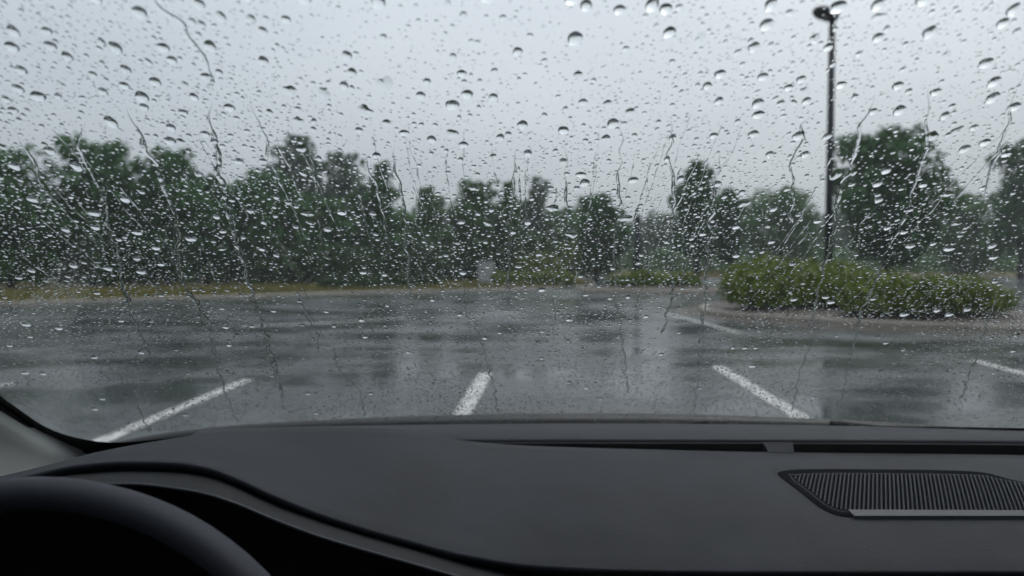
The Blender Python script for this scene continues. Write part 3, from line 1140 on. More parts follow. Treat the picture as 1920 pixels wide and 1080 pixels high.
go = [(1458, 888), (1480, 883), (1530, 881), (1640, 881.5), (1760, 883), (1840, 887), (1890, 899), (1960, 917), (2010, 937), (2030, 958), (2010, 971),
      (1930, 972.5), (1800, 971), (1680, 970), (1600, 970), (1565, 965), (1535, 950), (1500, 922), (1468, 898)]
gl_ = catmull(go, 5)
outer = np.array([on_pad(*q, 0.0006) for q in gl_])
cen = outer.mean(0)


def pad_z(x, y):
    h = BV.ray_cast(Vector((x, y, 2.0)), Vector((0, 0, -1)))
    return h[0].z if h[0] is not None else 1.0


def shrink(P, d):
    n = len(P)
    out = []
    for i in range(n):
        t = P[(i + 1) % n] - P[i - 1]
        t = t / np.linalg.norm(t)
        nn = np.array([-t[1], t[0], 0])
        if np.dot(nn, cen - P[i]) < 0:
            nn = -nn
        bk = min(1.0, max(0.0, (P[i][1] - cen[1]) / (P[:, 1].max() - cen[1]) - 0.35) * 1.6)
        q = P[i] + nn * (d + (0.010 * bk if d > 0.004 else 0))
        q[2] = pad_z(q[0], q[1]) + 0.0006
        out.append(q)
    return np.array(out)


def ring(name, A, mat, parent):
    A = [np.vstack([a, a[:1]]) for a in A]
    return loft(name, A, mat, parent, True)


grille = empty('speaker_grille', (0, 0, 0))
grille.parent = dash
up = lambda P, z: P + np.array([0, 0, z])
ring('grille_shade_ring', [up(outer, 0.0004), up(shrink(outer, 0.0062), 0.0004)], M['grille_shade'], grille)  # dark ring painted for the shade of a recess, flat on the pad
ring('grille_frame', [up(shrink(outer, 0.0058), -0.001), up(shrink(outer, 0.0062), 0.0008), up(shrink(outer, 0.0075), 0.0014), up(shrink(outer, 0.0090), 0.0008), up(shrink(outer, 0.0094), -0.0005)], M['dash'], grille)
inn = shrink(outer, 0.0090)
# ribs: clipped to the opening, all in one part because they are finer than can be picked apart
from mathutils.geometry import intersect_line_line_2d
poly = [Vector((p[0], p[1])) for p in inn]
VV, FF = [], []
xmin, xmax = inn[:, 0].min(), inn[:, 0].max()
zz = float(inn[:, 2].mean())
A_ = np.column_stack([inn[:, 0], inn[:, 1], np.ones(len(inn))])
pl_ = np.linalg.lstsq(A_, inn[:, 2], rcond=None)[0]
pitch = 0.0045
SH = 0.5
BV_, BF_ = [], []
yc = float(inn[:, 1].mean())
sheared = [Vector((p.x - SH * (p.y - yc), p.y)) for p in poly]
x = min(p.x for p in sheared) + pitch * 0.5
xmax = max(p.x for p in sheared)
while x < xmax:
    hits = []
    for i in range(len(sheared)):
        a, b = sheared[i], sheared[(i + 1) % len(sheared)]
        if (a.x - x) * (b.x - x) < 0:
            t = (x - a.x) / (b.x - a.x)
            hits.append(a.y + (b.y - a.y) * t)
    if len(hits) >= 2:
        y0, y1 = min(hits), max(hits)
        if y1 - y0 > 0.003:
            hw = pitch * 0.27
            NSEG = 6
            o = len(VV)
            ob = len(BV_)
            for q in range(NSEG + 1):
                yv = y0 + (y1 - y0) * q / NSEG
                xx = x + SH * (yv - yc)
                zb = pad_z(xx, yv) + 0.0006
                for dx, dz in ((-hw, 0.0), (-hw * .6, 0.0016), (hw * .6, 0.0016), (hw, 0.0)):
                    VV.append((xx + dx, yv, zb + dz + 0.0006))
                BV_ += [(xx - pitch * .502, yv, zb + 0.0004), (xx + pitch * .502, yv, zb + 0.0004)]
                if q:
                    k = o + 4 * q
                    FF += [(k - 4, k - 3, k + 1, k), (k - 3, k - 2, k + 2, k + 1), (k - 2, k - 1, k + 3, k + 2)]
                    k = ob + 2 * q
                    BF_.append((k - 2, k - 1, k + 1, k))
    x += pitch
ribs = mesh_obj('grille_rib', VV, FF, M['rib'], grille)
ribs['kind'] = 'stuff'
mesh_obj('grille_bed', BV_, BF_, M['grille_shade'], grille)
# pale bar along the near edge of the grille
bar = [on_pad(1590, 961.5), on_pad(2000, 963), on_pad(2000, 973.5), on_pad(1602, 973.5)]
Vb = [up(p, 0.0034) for p in bar] + [up(p, -0.002) for p in bar]
mesh_obj('grille_bar', Vb, [(0, 3, 2, 1), (4, 5, 6, 7), (0, 1, 5, 4), (1, 2, 6, 5), (2, 3, 7, 6), (3, 0, 4, 7)], M['satin'], grille)
bmp.free()

# ---- steering wheel
sw = empty('steering_wheel', (0, 0, 0))
sw.parent = car
top = at(66, 925, 0.44)
TI = R(17)
wu = np.array([0, math.sin(TI), math.cos(TI)])
wx = np.array([1.0, 0, 0])
wn = np.cross(wx, wu)
RW = 0.206
wc = top - wu * RW
V, F = [], []
NS, NT = 96, 16
for i in range(NS):
    a = 2 * math.pi * i / NS
    rad = wx * math.cos(a) + wu * math.sin(a)
    for k in range(NT):
        b = 2 * math.pi * k / NT
        V.append(wc + rad * (RW + 0.0100 * math.cos(b)) + wn * 0.0150 * math.sin(b))
for i in range(NS):
    for k in range(NT):
        F.append((i * NT + k, i * NT + (k + 1) % NT, ((i + 1) % NS) * NT + (k + 1) % NT, ((i + 1) % NS) * NT + k))
mesh_obj('rim', V, F, M['leather'], sw, True)
for a in (R(0), R(180), R(270)):
    rad = wx * math.cos(a) + wu * math.sin(a)
    tube_obj('spoke', [wc + rad * 0.05 + wn * 0.03, wc + rad * 0.11 + wn * 0.022, wc + rad * (RW - 0.004)], [0.026, 0.017, 0.012], M['black'], sw, 10)
V, F = tube([wc + wn * 0.05, wc + wn * 0.045, wc + wn * 0.02, wc + wn * -0.012, wc + wn * -0.02], [0.05, 0.068, 0.075, 0.07, 0.04], 24)
mesh_obj('hub', V, F, M['black'], sw, True)
tube_obj('steering_column', [wc + wn * 0.02, wc + wn * 0.32], [0.045, 0.055], M['black'], sw, 14)
if (wn[1] < 0):
    pass

# ---- cowl, hood, wipers, shell
Xh = np.linspace(XC - 0.80, XC + 0.80, 33)


def hrow(y0, z0, bow, drop=0.0):
    u = (Xh - XC) / 0.80
    return np.stack([Xh, y0 - bow * u**2, z0 - drop * u**2 - 0.03 * np.abs(u) ** 8], 1)


loft('cowl', [hrow(1.06, 0.975, 0.075), hrow(1.09, 0.972, 0.08), hrow(1.17, 0.975, 0.085), hrow(1.185, 0.955, 0.085)], M['black'], car, True)
loft('hood', [hrow(1.165, 0.955, 0.085, 0.01), hrow(1.17, 0.994, 0.085, 0.012), hrow(1.20, 0.9975, 0.085, 0.015), hrow(1.35, 0.968, 0.085, 0.02), hrow(1.65, 0.895, 0.10, 0.035),
              hrow(1.95, 0.80, 0.15, 0.05), hrow(2.10, 0.72, 0.2, 0.06), hrow(2.16, 0.62, 0.24, 0.05), hrow(2.17, 0.25, 0.26, 0.0)], M['paintwork'], car, True)


def wiper(p0, p1, bow):
    a, b = np.array(p0), np.array(p1)
    root = empty('wiper', (0, 0, 0))
    root.parent = car
    pts = []
    for t in np.linspace(0, 1, 9):
        px, py = a + (b - a) * t
        py -= bow * math.sin(math.pi * t)
        pts.append(on_glass(px, py, 0.012))
    tube_obj('blade', pts, [0.004, .006, .007, .008, .009, .008, .007, .006, .004], M['rubber'], root, 8)
    m = pts[4]
    n = wsn(np.array([m[0]]))[0]
    tube_obj('arm', [m + n * 0.012, m + n * 0.018 + np.array([0.12, 0.02, -0.012]), m + np.array([0.32, 0.10, -0.055])], [0.006, 0.007, 0.012], M['rubber'], root, 8)


wiper((1560, 809), (2250, 890), 0)
wiper((300, 880), (1330, 808), 0)

box('roof', (XC, -0.95, 1.535), (1.42, 2.40, 0.03), M['paintwork'], car, 0.01)
box('headliner', (XC, -0.93, 1.505), (1.36, 2.34, 0.02), M['headliner'], car, 0.005)
for s in (-1, 1):
    d = box('door', (XC + s * 0.84, -0.55, 0.64), (0.10, 2.9, 0.74), M['paintwork'], car, 0.02)
    box('door_card', (XC + s * 0.782, -0.55, 0.64), (0.012, 2.86, 0.72), M['cabin'], d, 0.004)
    z0, z1 = 1.012, 1.50
    xa, xb = XC + s * 0.875, XC + s * 0.76
    th = 0.004
    V = [(xa, 0.72, z0), (xb, 0.18, z1), (xb, -1.9, z1), (xa, -1.9, z0)]
    V += [(v[0] + s * th, v[1], v[2]) for v in V]
    mesh_obj('side_window', V, [(0, 1, 2, 3), (7, 6, 5, 4), (0, 4, 5, 1), (1, 5, 6, 2), (2, 6, 7, 3), (3, 7, 4, 0)], M['side_glass'], d)
    tube_obj('centre_pillar', [(XC + s * 0.80, -0.62, 1.0), (XC + s * 0.715, -0.60, 1.5)], [0.05, 0.05], M['cabin'], car, 8)
    box('front_wing', (XC + s * 0.80, 1.45, 0.48), (0.08, 1.25, 0.46), M['paintwork'], car, 0.03)
box('floor_pan', (XC, -0.3, 0.27), (1.6, 3.4, 0.04), M['cabin'], car)
box('tailgate', (XC, -2.05, 0.66), (1.56, 0.06, 0.74), M['cabin'], car, 0.01)
V = [(XC - .68, -2.05, 1.03), (XC + .68, -2.05, 1.03), (XC + .60, -2.0, 1.5), (XC - .60, -2.0, 1.5)]
V += [(v[0], v[1] - 0.004, v[2]) for v in V]
mesh_obj('rear_window', V, [(0, 1, 2, 3), (7, 6, 5, 4), (0, 4, 5, 1), (1, 5, 6, 2), (2, 6, 7, 3), (3, 7, 4, 0)], M['side_glass'], car)
for s in (-1, 1):
    st = empty('front_seat', (XC + s * 0.40, -0.30, 0.3))
    st.parent = car
    box('seat_cushion', (0, 0, 0.16), (0.50, 0.52, 0.18), M['cabin'], st, 0.05)
    box('backrest', (0, -0.36, 0.50), (0.50, 0.14, 0.64), M['cabin'], st, 0.05, Matrix.Rotation(R(12), 3, 'X'))
    box('headrest', (0, -0.46, 0.93), (0.26, 0.10, 0.18), M['cabin'], st, 0.04)
for sx in (-1, 1):
    for yv in (1.35, -1.35):
        wh = empty('wheel', (XC + sx * 0.76, yv, 0.33))
        wh.parent = car
        V, F = [], []
        for i in range(32):
            a = 2 * math.pi * i / 32
            for k in range(8):
                b = 2 * math.pi * k / 8
                rr = 0.26 + 0.07 * math.cos(b)
                V.append((0.10 * math.sin(b), math.cos(a) * rr, math.sin(a) * rr))
        for i in range(32):
            for k in range(8):
                F.append((i * 8 + k, i * 8 + (k + 1) % 8, ((i + 1) % 32) * 8 + (k + 1) % 8, ((i + 1) % 32) * 8 + k))
        mesh_obj('tyre', V, F, M['rubber'], wh, True)
        V, F = tube([(-.06, 0, 0), (.06, 0, 0)], [0.20, 0.20], 24)
        mesh_obj('rim', V, F, M['alloy'], wh)

# ------------------------------------------------------------------ rain on the glass
OFF = G + 0.00015


def frame_at(P):
    """arrays of surface frames: lateral, down-slope, outward normal"""
    n = wsn(P[:, 0])
    g0 = np.array([0, 0, -1.0])
    s = g0 - n * (n @ g0)[:, None]
    s /= np.linalg.norm(s, axis=1, keepdims=True)
    t = np.cross(s, n)
    return t, s, n


def drop_template(rings, seg, theta=R(58)):
    """rho, phi, height of the dome vertices, plus a base ring of its own"""
    rho, phi, hh = [0.0], [0.0], []
    R0 = 1 / math.sin(theta)
    cap = lambda r: math.sqrt(max(0, R0 * R0 - r * r)) - R0 * math.cos(theta)
    rs = [math.sin(math.pi / 2 * (i + 1) / rings) for i in range(rings)]
    for r in rs:
        for k in range(seg):
            rho.append(r)
            phi.append(2 * math.pi * k / seg)
    hh = [cap(r) for r in rho]
    F = [(0, 1 + k, 1 + (k + 1) % seg) for k in range(seg)]
    for j in range(rings - 1):
        a = 1 + j * seg
        for k in range(seg):
            k2 = (k + 1) % seg
            F += [(a + k, a + seg + k, a + seg + k2), (a + k, a + seg + k2, a + k2)]
    nb = len(rho)
    for k in range(seg):
        rho.append(1.0)
        phi.append(2 * math.pi * k / seg)
        hh.append(0.0)
    rho.append(0.0)
    phi.append(0.0)
    hh.append(0.0)
    c = len(rho) - 1
    F += [(c, nb + (k + 1) % seg, nb + k) for k in range(seg)]
    return np.array(rho), np.array(phi), np.array(hh), np.array(F)




def shape_drops(tmpl, n, g, irr, elong, ASYM=0.62):
    """local (lateral, down, height) coordinates of n unit drops"""
    rho, phi, hh, F = tmpl
    ph = phi[None, :]
    out = np.ones((n, len(phi)))
    for k in (2, 3, 4, 5):
        out += irr / k ** 0.7 * g.normal(0, 1, (n, 1)) * np.cos(k * ph + g.uniform(0, 6.28, (n, 1)))
    out = np.clip(out, 0.45, 1.8)
    r = rho[None, :] * out
    a = r * np.cos(ph)
    b = r * np.sin(ph) * elong[:, None]
    # belly hangs downhill
    h = np.repeat(hh[None, :] * (1 + ASYM * np.sin(ph) * rho[None, :] ** 1.0), n, 0)
    return a, b, h


g = np.random.default_rng(2024)

# --- rivulets (pixel tracks read off the photograph, put on the glass)
RIV = [
    ('long dark rivulet winding down the sky at the upper left', 2.5, [(287, -10), (300, 30), (318, 56), (345, 78), (356, 96), (372, 115), (390, 145), (397, 175), (404, 203)]),
    ('kinked rivulet running from the sky into the gap between the left trees', 2.6, [(408, 226), (398, 245), (398, 258), (410, 290), (418, 318), (414, 345), (425, 375), (433, 412), (446, 455), (458, 500), (470, 538), (482, 580), (497, 632), (508, 672), (520, 705), (536, 780)]),
    ('bright rivulet down the second dark tree from the left edge', 2.4, [(163, 262), (165, 300), (178, 342), (196, 385), (206, 430), (222, 480), (233, 540), (248, 590), (262, 630), (290, 680)]),
    ('bright rivulet down the third dark tree, crossing the verge below', 2.4, [(243, 228), (266, 266), (278, 297), (299, 330), (312, 372), (331, 420), (339, 470), (345, 535), (368, 575), (392, 620), (404, 655), (415, 700)]),
    ('thin rivulet over the left end of the long stall line', 1.2, [(196, 690), (225, 715), (248, 742), (262, 768), (276, 800), (287, 825)]),
    ('thin rivulet over the middle of the long stall line', 1.2, [(400, 660), (408, 700), (424, 738), (436, 770), (450, 802)]),
    ('thin bent rivulet on the asphalt left of the middle stall line', 1.2, [(622, 655), (632, 690), (645, 715), (676, 742), (682, 770), (686, 792)]),
    ('wavy rivulet on the asphalt ending beside the middle stall line', 1.3, [(883, 555), (872, 588), (880, 606), (900, 640), (906, 668), (918, 704), (927, 740), (934, 785)]),
    ('beaded rivulet down the pointed dark tree left of centre', 1.5, [(690, 312), (698, 345), (712, 372), (720, 420), (728, 480)]),
    ('beaded rivulet starting in the sky above the peaked green tree', 1.5, [(738, 300), (742, 340), (757, 384), (764, 440), (768, 500), (770, 545), (772, 580)]),
    ('upright rivulet between the slim pale tree and the dark rounded tree', 1.2, [(1058, 300), (1060, 350), (1062, 400), (1060, 440)]),
    ('upright rivulet over the narrow green tree', 1.4, [(966, 300), (964, 350), (960, 400), (957, 460), (955, 530), (952, 590)]),
    ('upright rivulet grazing the dark rounded tree left of the post', 1.3, [(1162, 250), (1160, 320), (1158, 390), (1155, 450), (1150, 500), (1152, 560)]),
    ('upright rivulet at the left side of the lollipop tree', 1.6, [(1260, 240), (1255, 300), (1258, 350), (1262, 400), (1258, 450), (1258, 520), (1256, 570), (1240, 640)]),
    ('bright rivulet down the right side of the lollipop tree', 1.7, [(1343, 310), (1342, 345), (1336, 380), (1334, 420), (1330, 460), (1322, 510), (1320, 560), (1316, 600), (1306, 660)]),
    ('dark kinked rivulet in the sky left of the lamp post', 1.7, [(1528, 238), (1519, 250), (1502, 262), (1497, 275), (1496, 300), (1484, 325), (1480, 345), (1482, 400), (1478, 440)]),
    ('bright rivulet crossing the lamp post down to the island hedge', 1.9, [(1628, 205), (1616, 245), (1602, 285), (1592, 320), (1586, 346), (1568, 362), (1564, 400), (1560, 440), (1549, 490), (1540, 530), (1524, 585), (1516, 640)]),
    ('dark rivulet down the largest round tree and over the hedge', 1.6, [(1734, 190), (1730, 240), (1728, 290), (1722, 320), (1712, 365), (1700, 405), (1686, 445), (1662, 480), (1650, 505), (1630, 560), (1610, 600), (1596, 660)]),
    ('beaded rivulet in the sky near the right edge', 1.3, [(1915, 160), (1892, 210), (1880, 250), (1868, 290), (1852, 340), (1835, 390)]),
    ('faint rivulet over the right part of the hedge and kerb', 1.2, [(1868, 560), (1856, 590), (1844, 625), (1832, 660), (1818, 700), (1795, 760)]),
    ('faint rivulet over the wet asphalt below the hedge', 1.1, [(1610, 600), (1602, 640), (1590, 690), (1578, 740), (1565, 785)]),
    ('faint rivulet over the asphalt right of the middle stall line', 1.1, [(1320, 620), (1312, 680), (1306, 730), (1300, 785)]),
    ('faint rivulet over the stall line that slants to the right', 1.1, [(1530, 640), (1505, 690), (1490, 740), (1482, 785)]),
    ('beaded rivulet in the sky left of the pale tall tree', 1.2, [(470, 210), (486, 240), (498, 262), (505, 300), (512, 330)]),
    ('short rivulet running down from the sky at the far left', 1.4, [(36, 270), (52, 292), (66, 312), (72, 335), (92, 380)]),
    ('beaded rivulet over the pale tree behind the wood', 1.3, [(586, 300), (590, 345), (598, 372), (603, 430), (610, 500)]),
    ('short rivulet on the asphalt right of the long stall line', 1.1, [(560, 560), (575, 600), (596, 640), (606, 680)]),
    ('faint rivulet on the asphalt between the middle and right stall lines', 1.1, [(1150, 560), (1160, 620), (1170, 690), (1176, 750)]),
]
SEGS = []
rseg = 10


def rivulet(label, wmm, track, seed):
    gg = np.random.default_rng(seed)
    pts = [np.array(on_glass(*q, OFF)) for q in track]
    P = np.array(catmull(pts, 10, False))
    # resample finely and wriggle
    d = np.concatenate([[0], np.cumsum(np.linalg.norm(np.diff(P, axis=0), axis=1))])
    n = max(14, int(d[-1] / 0.0010))
    s = np.linspace(0, d[-1], n)
    P = np.stack([np.interp(s, d, P[:, k]) for k in range(3)], 1)
    wob = np.convolve(gg.normal(0, 1, n + 60), np.hanning(26) / np.hanning(26).sum(), 'same')[30:-30] * 0.0042
    t, sl_, nn = frame_at(P)
    P = P + t * wob[:, None]
    P[:, 1] = wsy(P[:, 0], P[:, 2])
    P = P + nn * OFF
    SEGS.append(P)
    tw = np.convolve(gg.normal(0, 1, n + 120), np.hanning(46) / np.hanning(46).sum(), 'same')[60:-60] * 2.2
    tw = np.clip(tw + np.convolve(gg.normal(0, 1, n + 30), np.hanning(8) / np.hanning(8).sum(), 'same')[15:-15] * 0.28, -1.0, 1.3) * 0.55
    env = np.clip(np.minimum(s / 0.03, (d[-1] - s) / 0.006), 0.05, 1)
    wd = wmm * 1e-3 * np.maximum(0.14, 0.72 + 1.0 * tw) * env * 0.95
    wd = np.maximum(wd, 0.00014)
    tang = np.gradient(P, axis=0)
    tang /= np.linalg.norm(tang, axis=1, keepdims=True)
    lat = np.cross(tang, nn)
    V, F = [], []
    hs_ = np.linspace(0, math.pi, rseg)
    for i in range(n):
        for a in hs_:
            V.append(P[i] + lat[i] * wd[i] * math.cos(a) + nn[i] * wd[i] * 0.40 * math.sin(a) ** 2)
        V.append(P[i] + lat[i] * wd[i])
        V.append(P[i] - lat[i] * wd[i])
    m = rseg + 2
    for i in range(n - 1):
        a, b = i * m, (i + 1) * m
        for k in range(rseg - 1):
            F.append((a + k, a + k + 1, b + k + 1, b + k))
        F.append((a + rseg, b + rseg, b + rseg + 1, a + rseg + 1))
    Vn = np.array(V)
    fx = []
    for f in F:
        q = Vn[list(f)]
        fn = np.cross(q[2] - q[0], q[3] - q[1])
        want = -1 if f[0] % m == rseg else 1
        fx.append(f if np.dot(fn, nn[f[0] // m]) * want >= 0 else f[::-1])
    F = fx
    o = mesh_obj('rivulet', V, F, M['water'], None, True)
    tag(o, label, 'rivulet', 'rivulets running down the windshield')


for i, (lab, wmm, tr) in enumerate(RIV):
    rivulet(lab, wmm, tr, 300 + i)

# --- fine streaks of film, too thin and many to pick apart: one mass
ST = []
gk = np.random.default_rng(5150)
VS, FS = [], []
for q in range(95):
    px0 = gk.uniform(20, 1900)
    py0 = gk.uniform(225, 640)
    p0 = on_glass(px0, py0)
    ln = gk.uniform(0.04, 0.16)
    n = int(ln / 0.0012)
    zz_ = p0[2] - np.linspace(0, ln, n) * math.sin(R(31))
    wob = np.convolve(gk.normal(0, 1, n + 60), np.hanning(30) / np.hanning(30).sum(), 'same')[30:-30] * 0.003
    xx_ = p0[0] + wob + np.linspace(0, gk.normal(0, 0.004), n)
    ok_ = zz_ > 1.02
    xx_, zz_ = xx_[ok_], zz_[ok_]
    n = len(xx_)
    if n < 12:
        continue
    C = np.stack([xx_, wsy(xx_, zz_), zz_], 1)
    t_, s_, n_ = frame_at(C)
    C = C + n_ * OFF
    ST.append(C)
    tw = np.convolve(gk.normal(0, 1, n + 30), np.hanning(9) / np.hanning(9).sum(), 'same')[15:-15]
    wd = gk.uniform(0.28e-3, 0.62e-3) * np.maximum(0.12, 0.7 + 1.3 * tw)
    wd[0] = wd[-1] = 1e-5
    hs_ = np.linspace(0, math.pi, 6)
    o0 = len(VS)
    for i in range(n):
        for a in hs_:
            VS.append(C[i] + t_[i] * wd[i] * math.cos(a) + n_[i] * wd[i] * 0.38 * math.sin(a) ** 2)
        VS.append(C[i] + t_[i] * wd[i])
        VS.append(C[i] - t_[i] * wd[i])
    for i in range(n - 1):
        a, b = o0 + i * 8, o0 + (i + 1) * 8
        for k in range(5):
            FS.append((a + k, a + k + 1, b + k + 1, b + k))
        FS.append((a + 6, b + 6, b + 7, a + 7))
VS = np.array(VS)
FS = np.array(FS)
fn = np.cross(VS[FS[:, 2]] - VS[FS[:, 0]], VS[FS[:, 3]] - VS[FS[:, 1]])
nn_ = wsn(VS[FS[:, 0], 0])
want = np.where(FS[:, 0] % 8 == 6, -1, 1)
flip = (np.sum(fn * nn_, 1) * want) < 0
FS[flip] = FS[flip][:, ::-1]
so_ = link('water_streaks', fast_mesh('water_streaks', VS, FS, M['water'], True))
tag(so_, 'faint thin streaks of rainwater running straight down the windshield', 'water', kind='stuff')

# --- large drops as individuals: those read off the photograph first, then the rest of the 300
BIG = [(68, 192, 4.6), (263, 193, 4.6), (205, 240, 4.8), (18, 100, 4.0), (20, 70, 3.6), (174, 8, 4.0), (213, 102, 4.0), (303, 101, 3.8), (258, 35, 4.2), (288, 165, 4.0),
       (190, 183, 3.2), (35, 143, 3.4), (30, 178, 3.8), (90, 98, 3.6), (83, 70, 3.2), (122, 118, 3.6), (361, 193, 3.4), (428, 213, 3.8), (391, 98, 3.6), (341, 222, 3.0), (318, 250, 3.2),
       (316, 275, 4.2), (382, 262, 3.4), (90, 293, 3.8), (140, 322, 4.8), (24, 322, 4.6), (230, 172, 3.2), (267, 212, 3.4), (105, 192, 2.6), (20, 218, 3.4), (8, 198, 3.2), (446, 313, 3.4),
       (57, 383, 4.2), (174, 410, 4.8), (232, 383, 4.8), (356, 457, 4.6), (255, 446, 4.4), (290, 474, 4.2), (176, 436, 3.8), (200, 512, 4.6), (262, 519, 4.4), (135, 507, 4.2), (300, 505, 3.8),
       (254, 494, 3.6), (55, 516, 3.8), (32, 530, 3.4), (120, 440, 3.4), (640, 409, 4.2), (404, 416, 3.4), (416, 444, 2.8), (490, 477, 3.2), (708, 14, 4.6), (568, 5, 4.6), (460, 3, 4.2), (914, 5, 5.0),
       (1079, 84, 5.0), (1075, 10, 4.8), (1257, 72, 4.4), (1100, 22, 3.8), (1163, 30, 3.6), (1225, 20, 4.6), (1250, 28, 4.2), (971, 108, 3.2), (848, 208, 5.0), (876, 188, 4.0), (800, 164, 2.6),
       (925, 193, 3.0), (980, 245, 4.0), (1057, 255, 4.4), (1150, 242, 4.4), (757, 260, 3.6), (705, 302, 3.0), (809, 272, 3.4), (869, 282, 3.8), (938, 268, 3.0), (1090, 338, 4.0), (1097, 353, 4.4),
       (1188, 348, 4.2), (1352, 150, 4.0), (1440, 58, 4.2), (1448, 20, 4.0), (1416, 100, 3.6), (1433, 155, 3.6), (1423, 205, 4.4), (1424, 226, 4.2), (1350, 200, 3.2), (1328, 172, 3.0),
       (1415, 262, 3.6), (1500, 265, 4.2), (1687, 172, 4.0), (1690, 218, 4.2), (1853, 130, 4.2), (1758, 184, 3.6), (1868, 165, 4.2), (1865, 195, 4.4), (1748, 72, 4.2), (1650, 82, 3.8),
       (1812, 290, 4.6), (1850, 278, 4.0), (1905, 212, 4.4), (1775, 228, 3.4), (1885, 55, 4.0), (1905, 30, 3.8), (1735, 12, 4.0), (1650, 20, 3.6), (1575, 25, 4.6), (1640, 220, 3.4),
       (1665, 330, 4.4), (1648, 355, 3.8), (1650, 385, 3.8), (1734, 357, 3.4), (1452, 402, 3.4), (1535, 425, 3.6), (1382, 435, 3.8), (1382, 488, 3.8), (1448, 463, 3.0), (1710, 470, 4.2),
       (1782, 476, 5.0), (1864, 470, 4.2), (1866, 492, 4.2), (1697, 445, 3.6), (1753, 466, 3.0), (990, 426, 3.8), (868, 520, 4.0), (680, 520, 3.6), (1016, 552, 4.2), (1068, 608, 4.4), (1212, 602, 3.6),
       (677, 608, 4.2), (684, 640, 3.6), (909, 642, 3.4), (1100, 735, 4.2), (1126, 755, 3.2), (1412, 694, 5.0), (1375, 660, 3.8), (1398, 660, 3.6), (1418, 660, 3.4), (1240, 672, 3.4),
       (46, 617, 4.6), (108, 624, 4.4), (54, 640, 3.4), (175, 678, 4.2), (263, 669, 4.0), (176, 774, 5.0), (190, 755, 4.2), (346, 785, 5.0), (78, 708, 4.6), (44, 707, 4.6), (422, 622, 4.0),
       (471, 620, 3.4), (695, 745, 4.2), (577, 745, 4.0), (592, 782, 3.4), (428, 655, 3.6), (1698, 598, 5.0), (1783, 598, 4.6), (1817, 588, 4.6), (1560, 575, 4.6), (1760, 590, 4.0), (1550, 566, 3.8),
       (1490, 570, 3.8), (1580, 170, 3.4), (1505, 160, 3.4), (1515, 200, 3.0), (1445, 300, 3.2), (1512, 300, 3.6), (1340, 265, 3.4), (1890, 300, 3.6), (1830, 250, 3.2), (1556, 100, 3.2)]
NREAD = len(BIG)
G_ = np.random.default_rng(99)
while len(BIG) < 300:
    q = (G_.uniform(5, 1915), G_.uniform(4, 780) ** 1.0, G_.uniform(2.2, 3.6))
    if all((q[0] - b[0]) ** 2 + (q[1] - b[1]) ** 2 > 28 ** 2 for b in BIG):
        BIG.append(q)
tm = drop_template(7, 20, R(54))
variants = []
NVAR = 14
elg = G_.uniform(0.85, 1.4, NVAR)
A_, B_, H_ = shape_drops(tm, NVAR, G_, 0.07, elg)
for i in range(NVAR):
    variants.append(fast_mesh('raindrop', np.stack([A_[i], B_[i], H_[i]], 1), tm[3], M['water'], True))
MARKS = [(40, 60, 'in the top left corner of the windshield'), (60, 190, 'in the sky over the leftmost tree'), (190, 60, 'in the sky high above the dome-topped left tree'),
         (215, 200, 'in the sky just above the dome-topped left tree'), (330, 110, 'beside the long dark rivulet in the sky'), (370, 240, 'in the sky around the kink of the long rivulet'),
         (60, 370, 'over the leftmost tree'), (190, 400, 'over the dome-topped left tree'), (310, 440, 'over the third tree from the left edge'), (80, 510, 'at the foot of the leftmost trees'),
         (250, 510, 'at the foot of the third left tree'), (480, 430, 'over the broad tree right of the sky gap'), (660, 430, 'over the pointed dark tree left of centre'),
         (500, 40, 'at the top edge left of centre'), (540, 180, 'in the sky above the tallest pale tree'), (700, 60, 'at the top edge near the middle'), (760, 230, 'in the sky above the green peaked tree'),
         (880, 40, 'at the top edge of the middle sky'), (880, 200, 'in the sky above the broad olive tree'), (1020, 240, 'in the sky above the slim pale conical tree'), (1070, 70, 'in the upper middle sky'),
         (1150, 290, 'in the sky above the dark post'), (1240, 50, 'at the top edge right of the middle'), (1300, 190, 'in the sky above the lollipop tree'), (1430, 60, 'in the sky left of the lamp head'),
         (1430, 220, 'in the sky above the spreading green tree'), (1570, 90, 'around the lamp head'), (1660, 190, 'in the sky above the largest round tree'), (1740, 50, 'in the sky right of the lamp head'),
         (1860, 70, 'in the top right corner of the windshield'), (1860, 190, 'in the sky near the right edge'), (1830, 290, 'in the sky left of the rightmost tree'), (860, 460, 'around the pale cabinet'),
         (1000, 430, 'over the slim pale conical tree'), (1180, 440, 'around the dark post'), (1310, 420, 'over the lollipop tree'), (1460, 430, 'over the spreading green tree'),
         (1670, 400, 'over the largest round tree'), (1830, 440, 'over the rightmost trees'), (1450, 540, 'over the rounded island hedge'), (1700, 570, 'over the long low island hedge'),
         (1850, 580, 'over the right end of the island hedge'), (60, 640, 'over the asphalt at the left edge'), (240, 680, 'over the asphalt above the long stall line'), (130, 740, 'near the lower left windshield corner'),
         (330, 770, 'along the long stall line'), (450, 620, 'over the faint far line on the left'), (600, 740, 'over the asphalt left of the middle stall line'), (680, 620, 'over the asphalt left of centre'),
         (900, 620, 'over the asphalt straight ahead'), (1060, 580, 'over the far asphalt below the low hedge'), (1100, 740, 'over the asphalt right of the middle stall line'), (1230, 640, 'over the asphalt below the small island'),
         (1400, 670, 'around the far end of the slanting stall line'), (1500, 730, 'right of the slanting stall line'), (1700, 700, 'over the asphalt below the hedge island'), (1860, 700, 'around the stall line at the right edge')]
by_mark = {}
centers = []
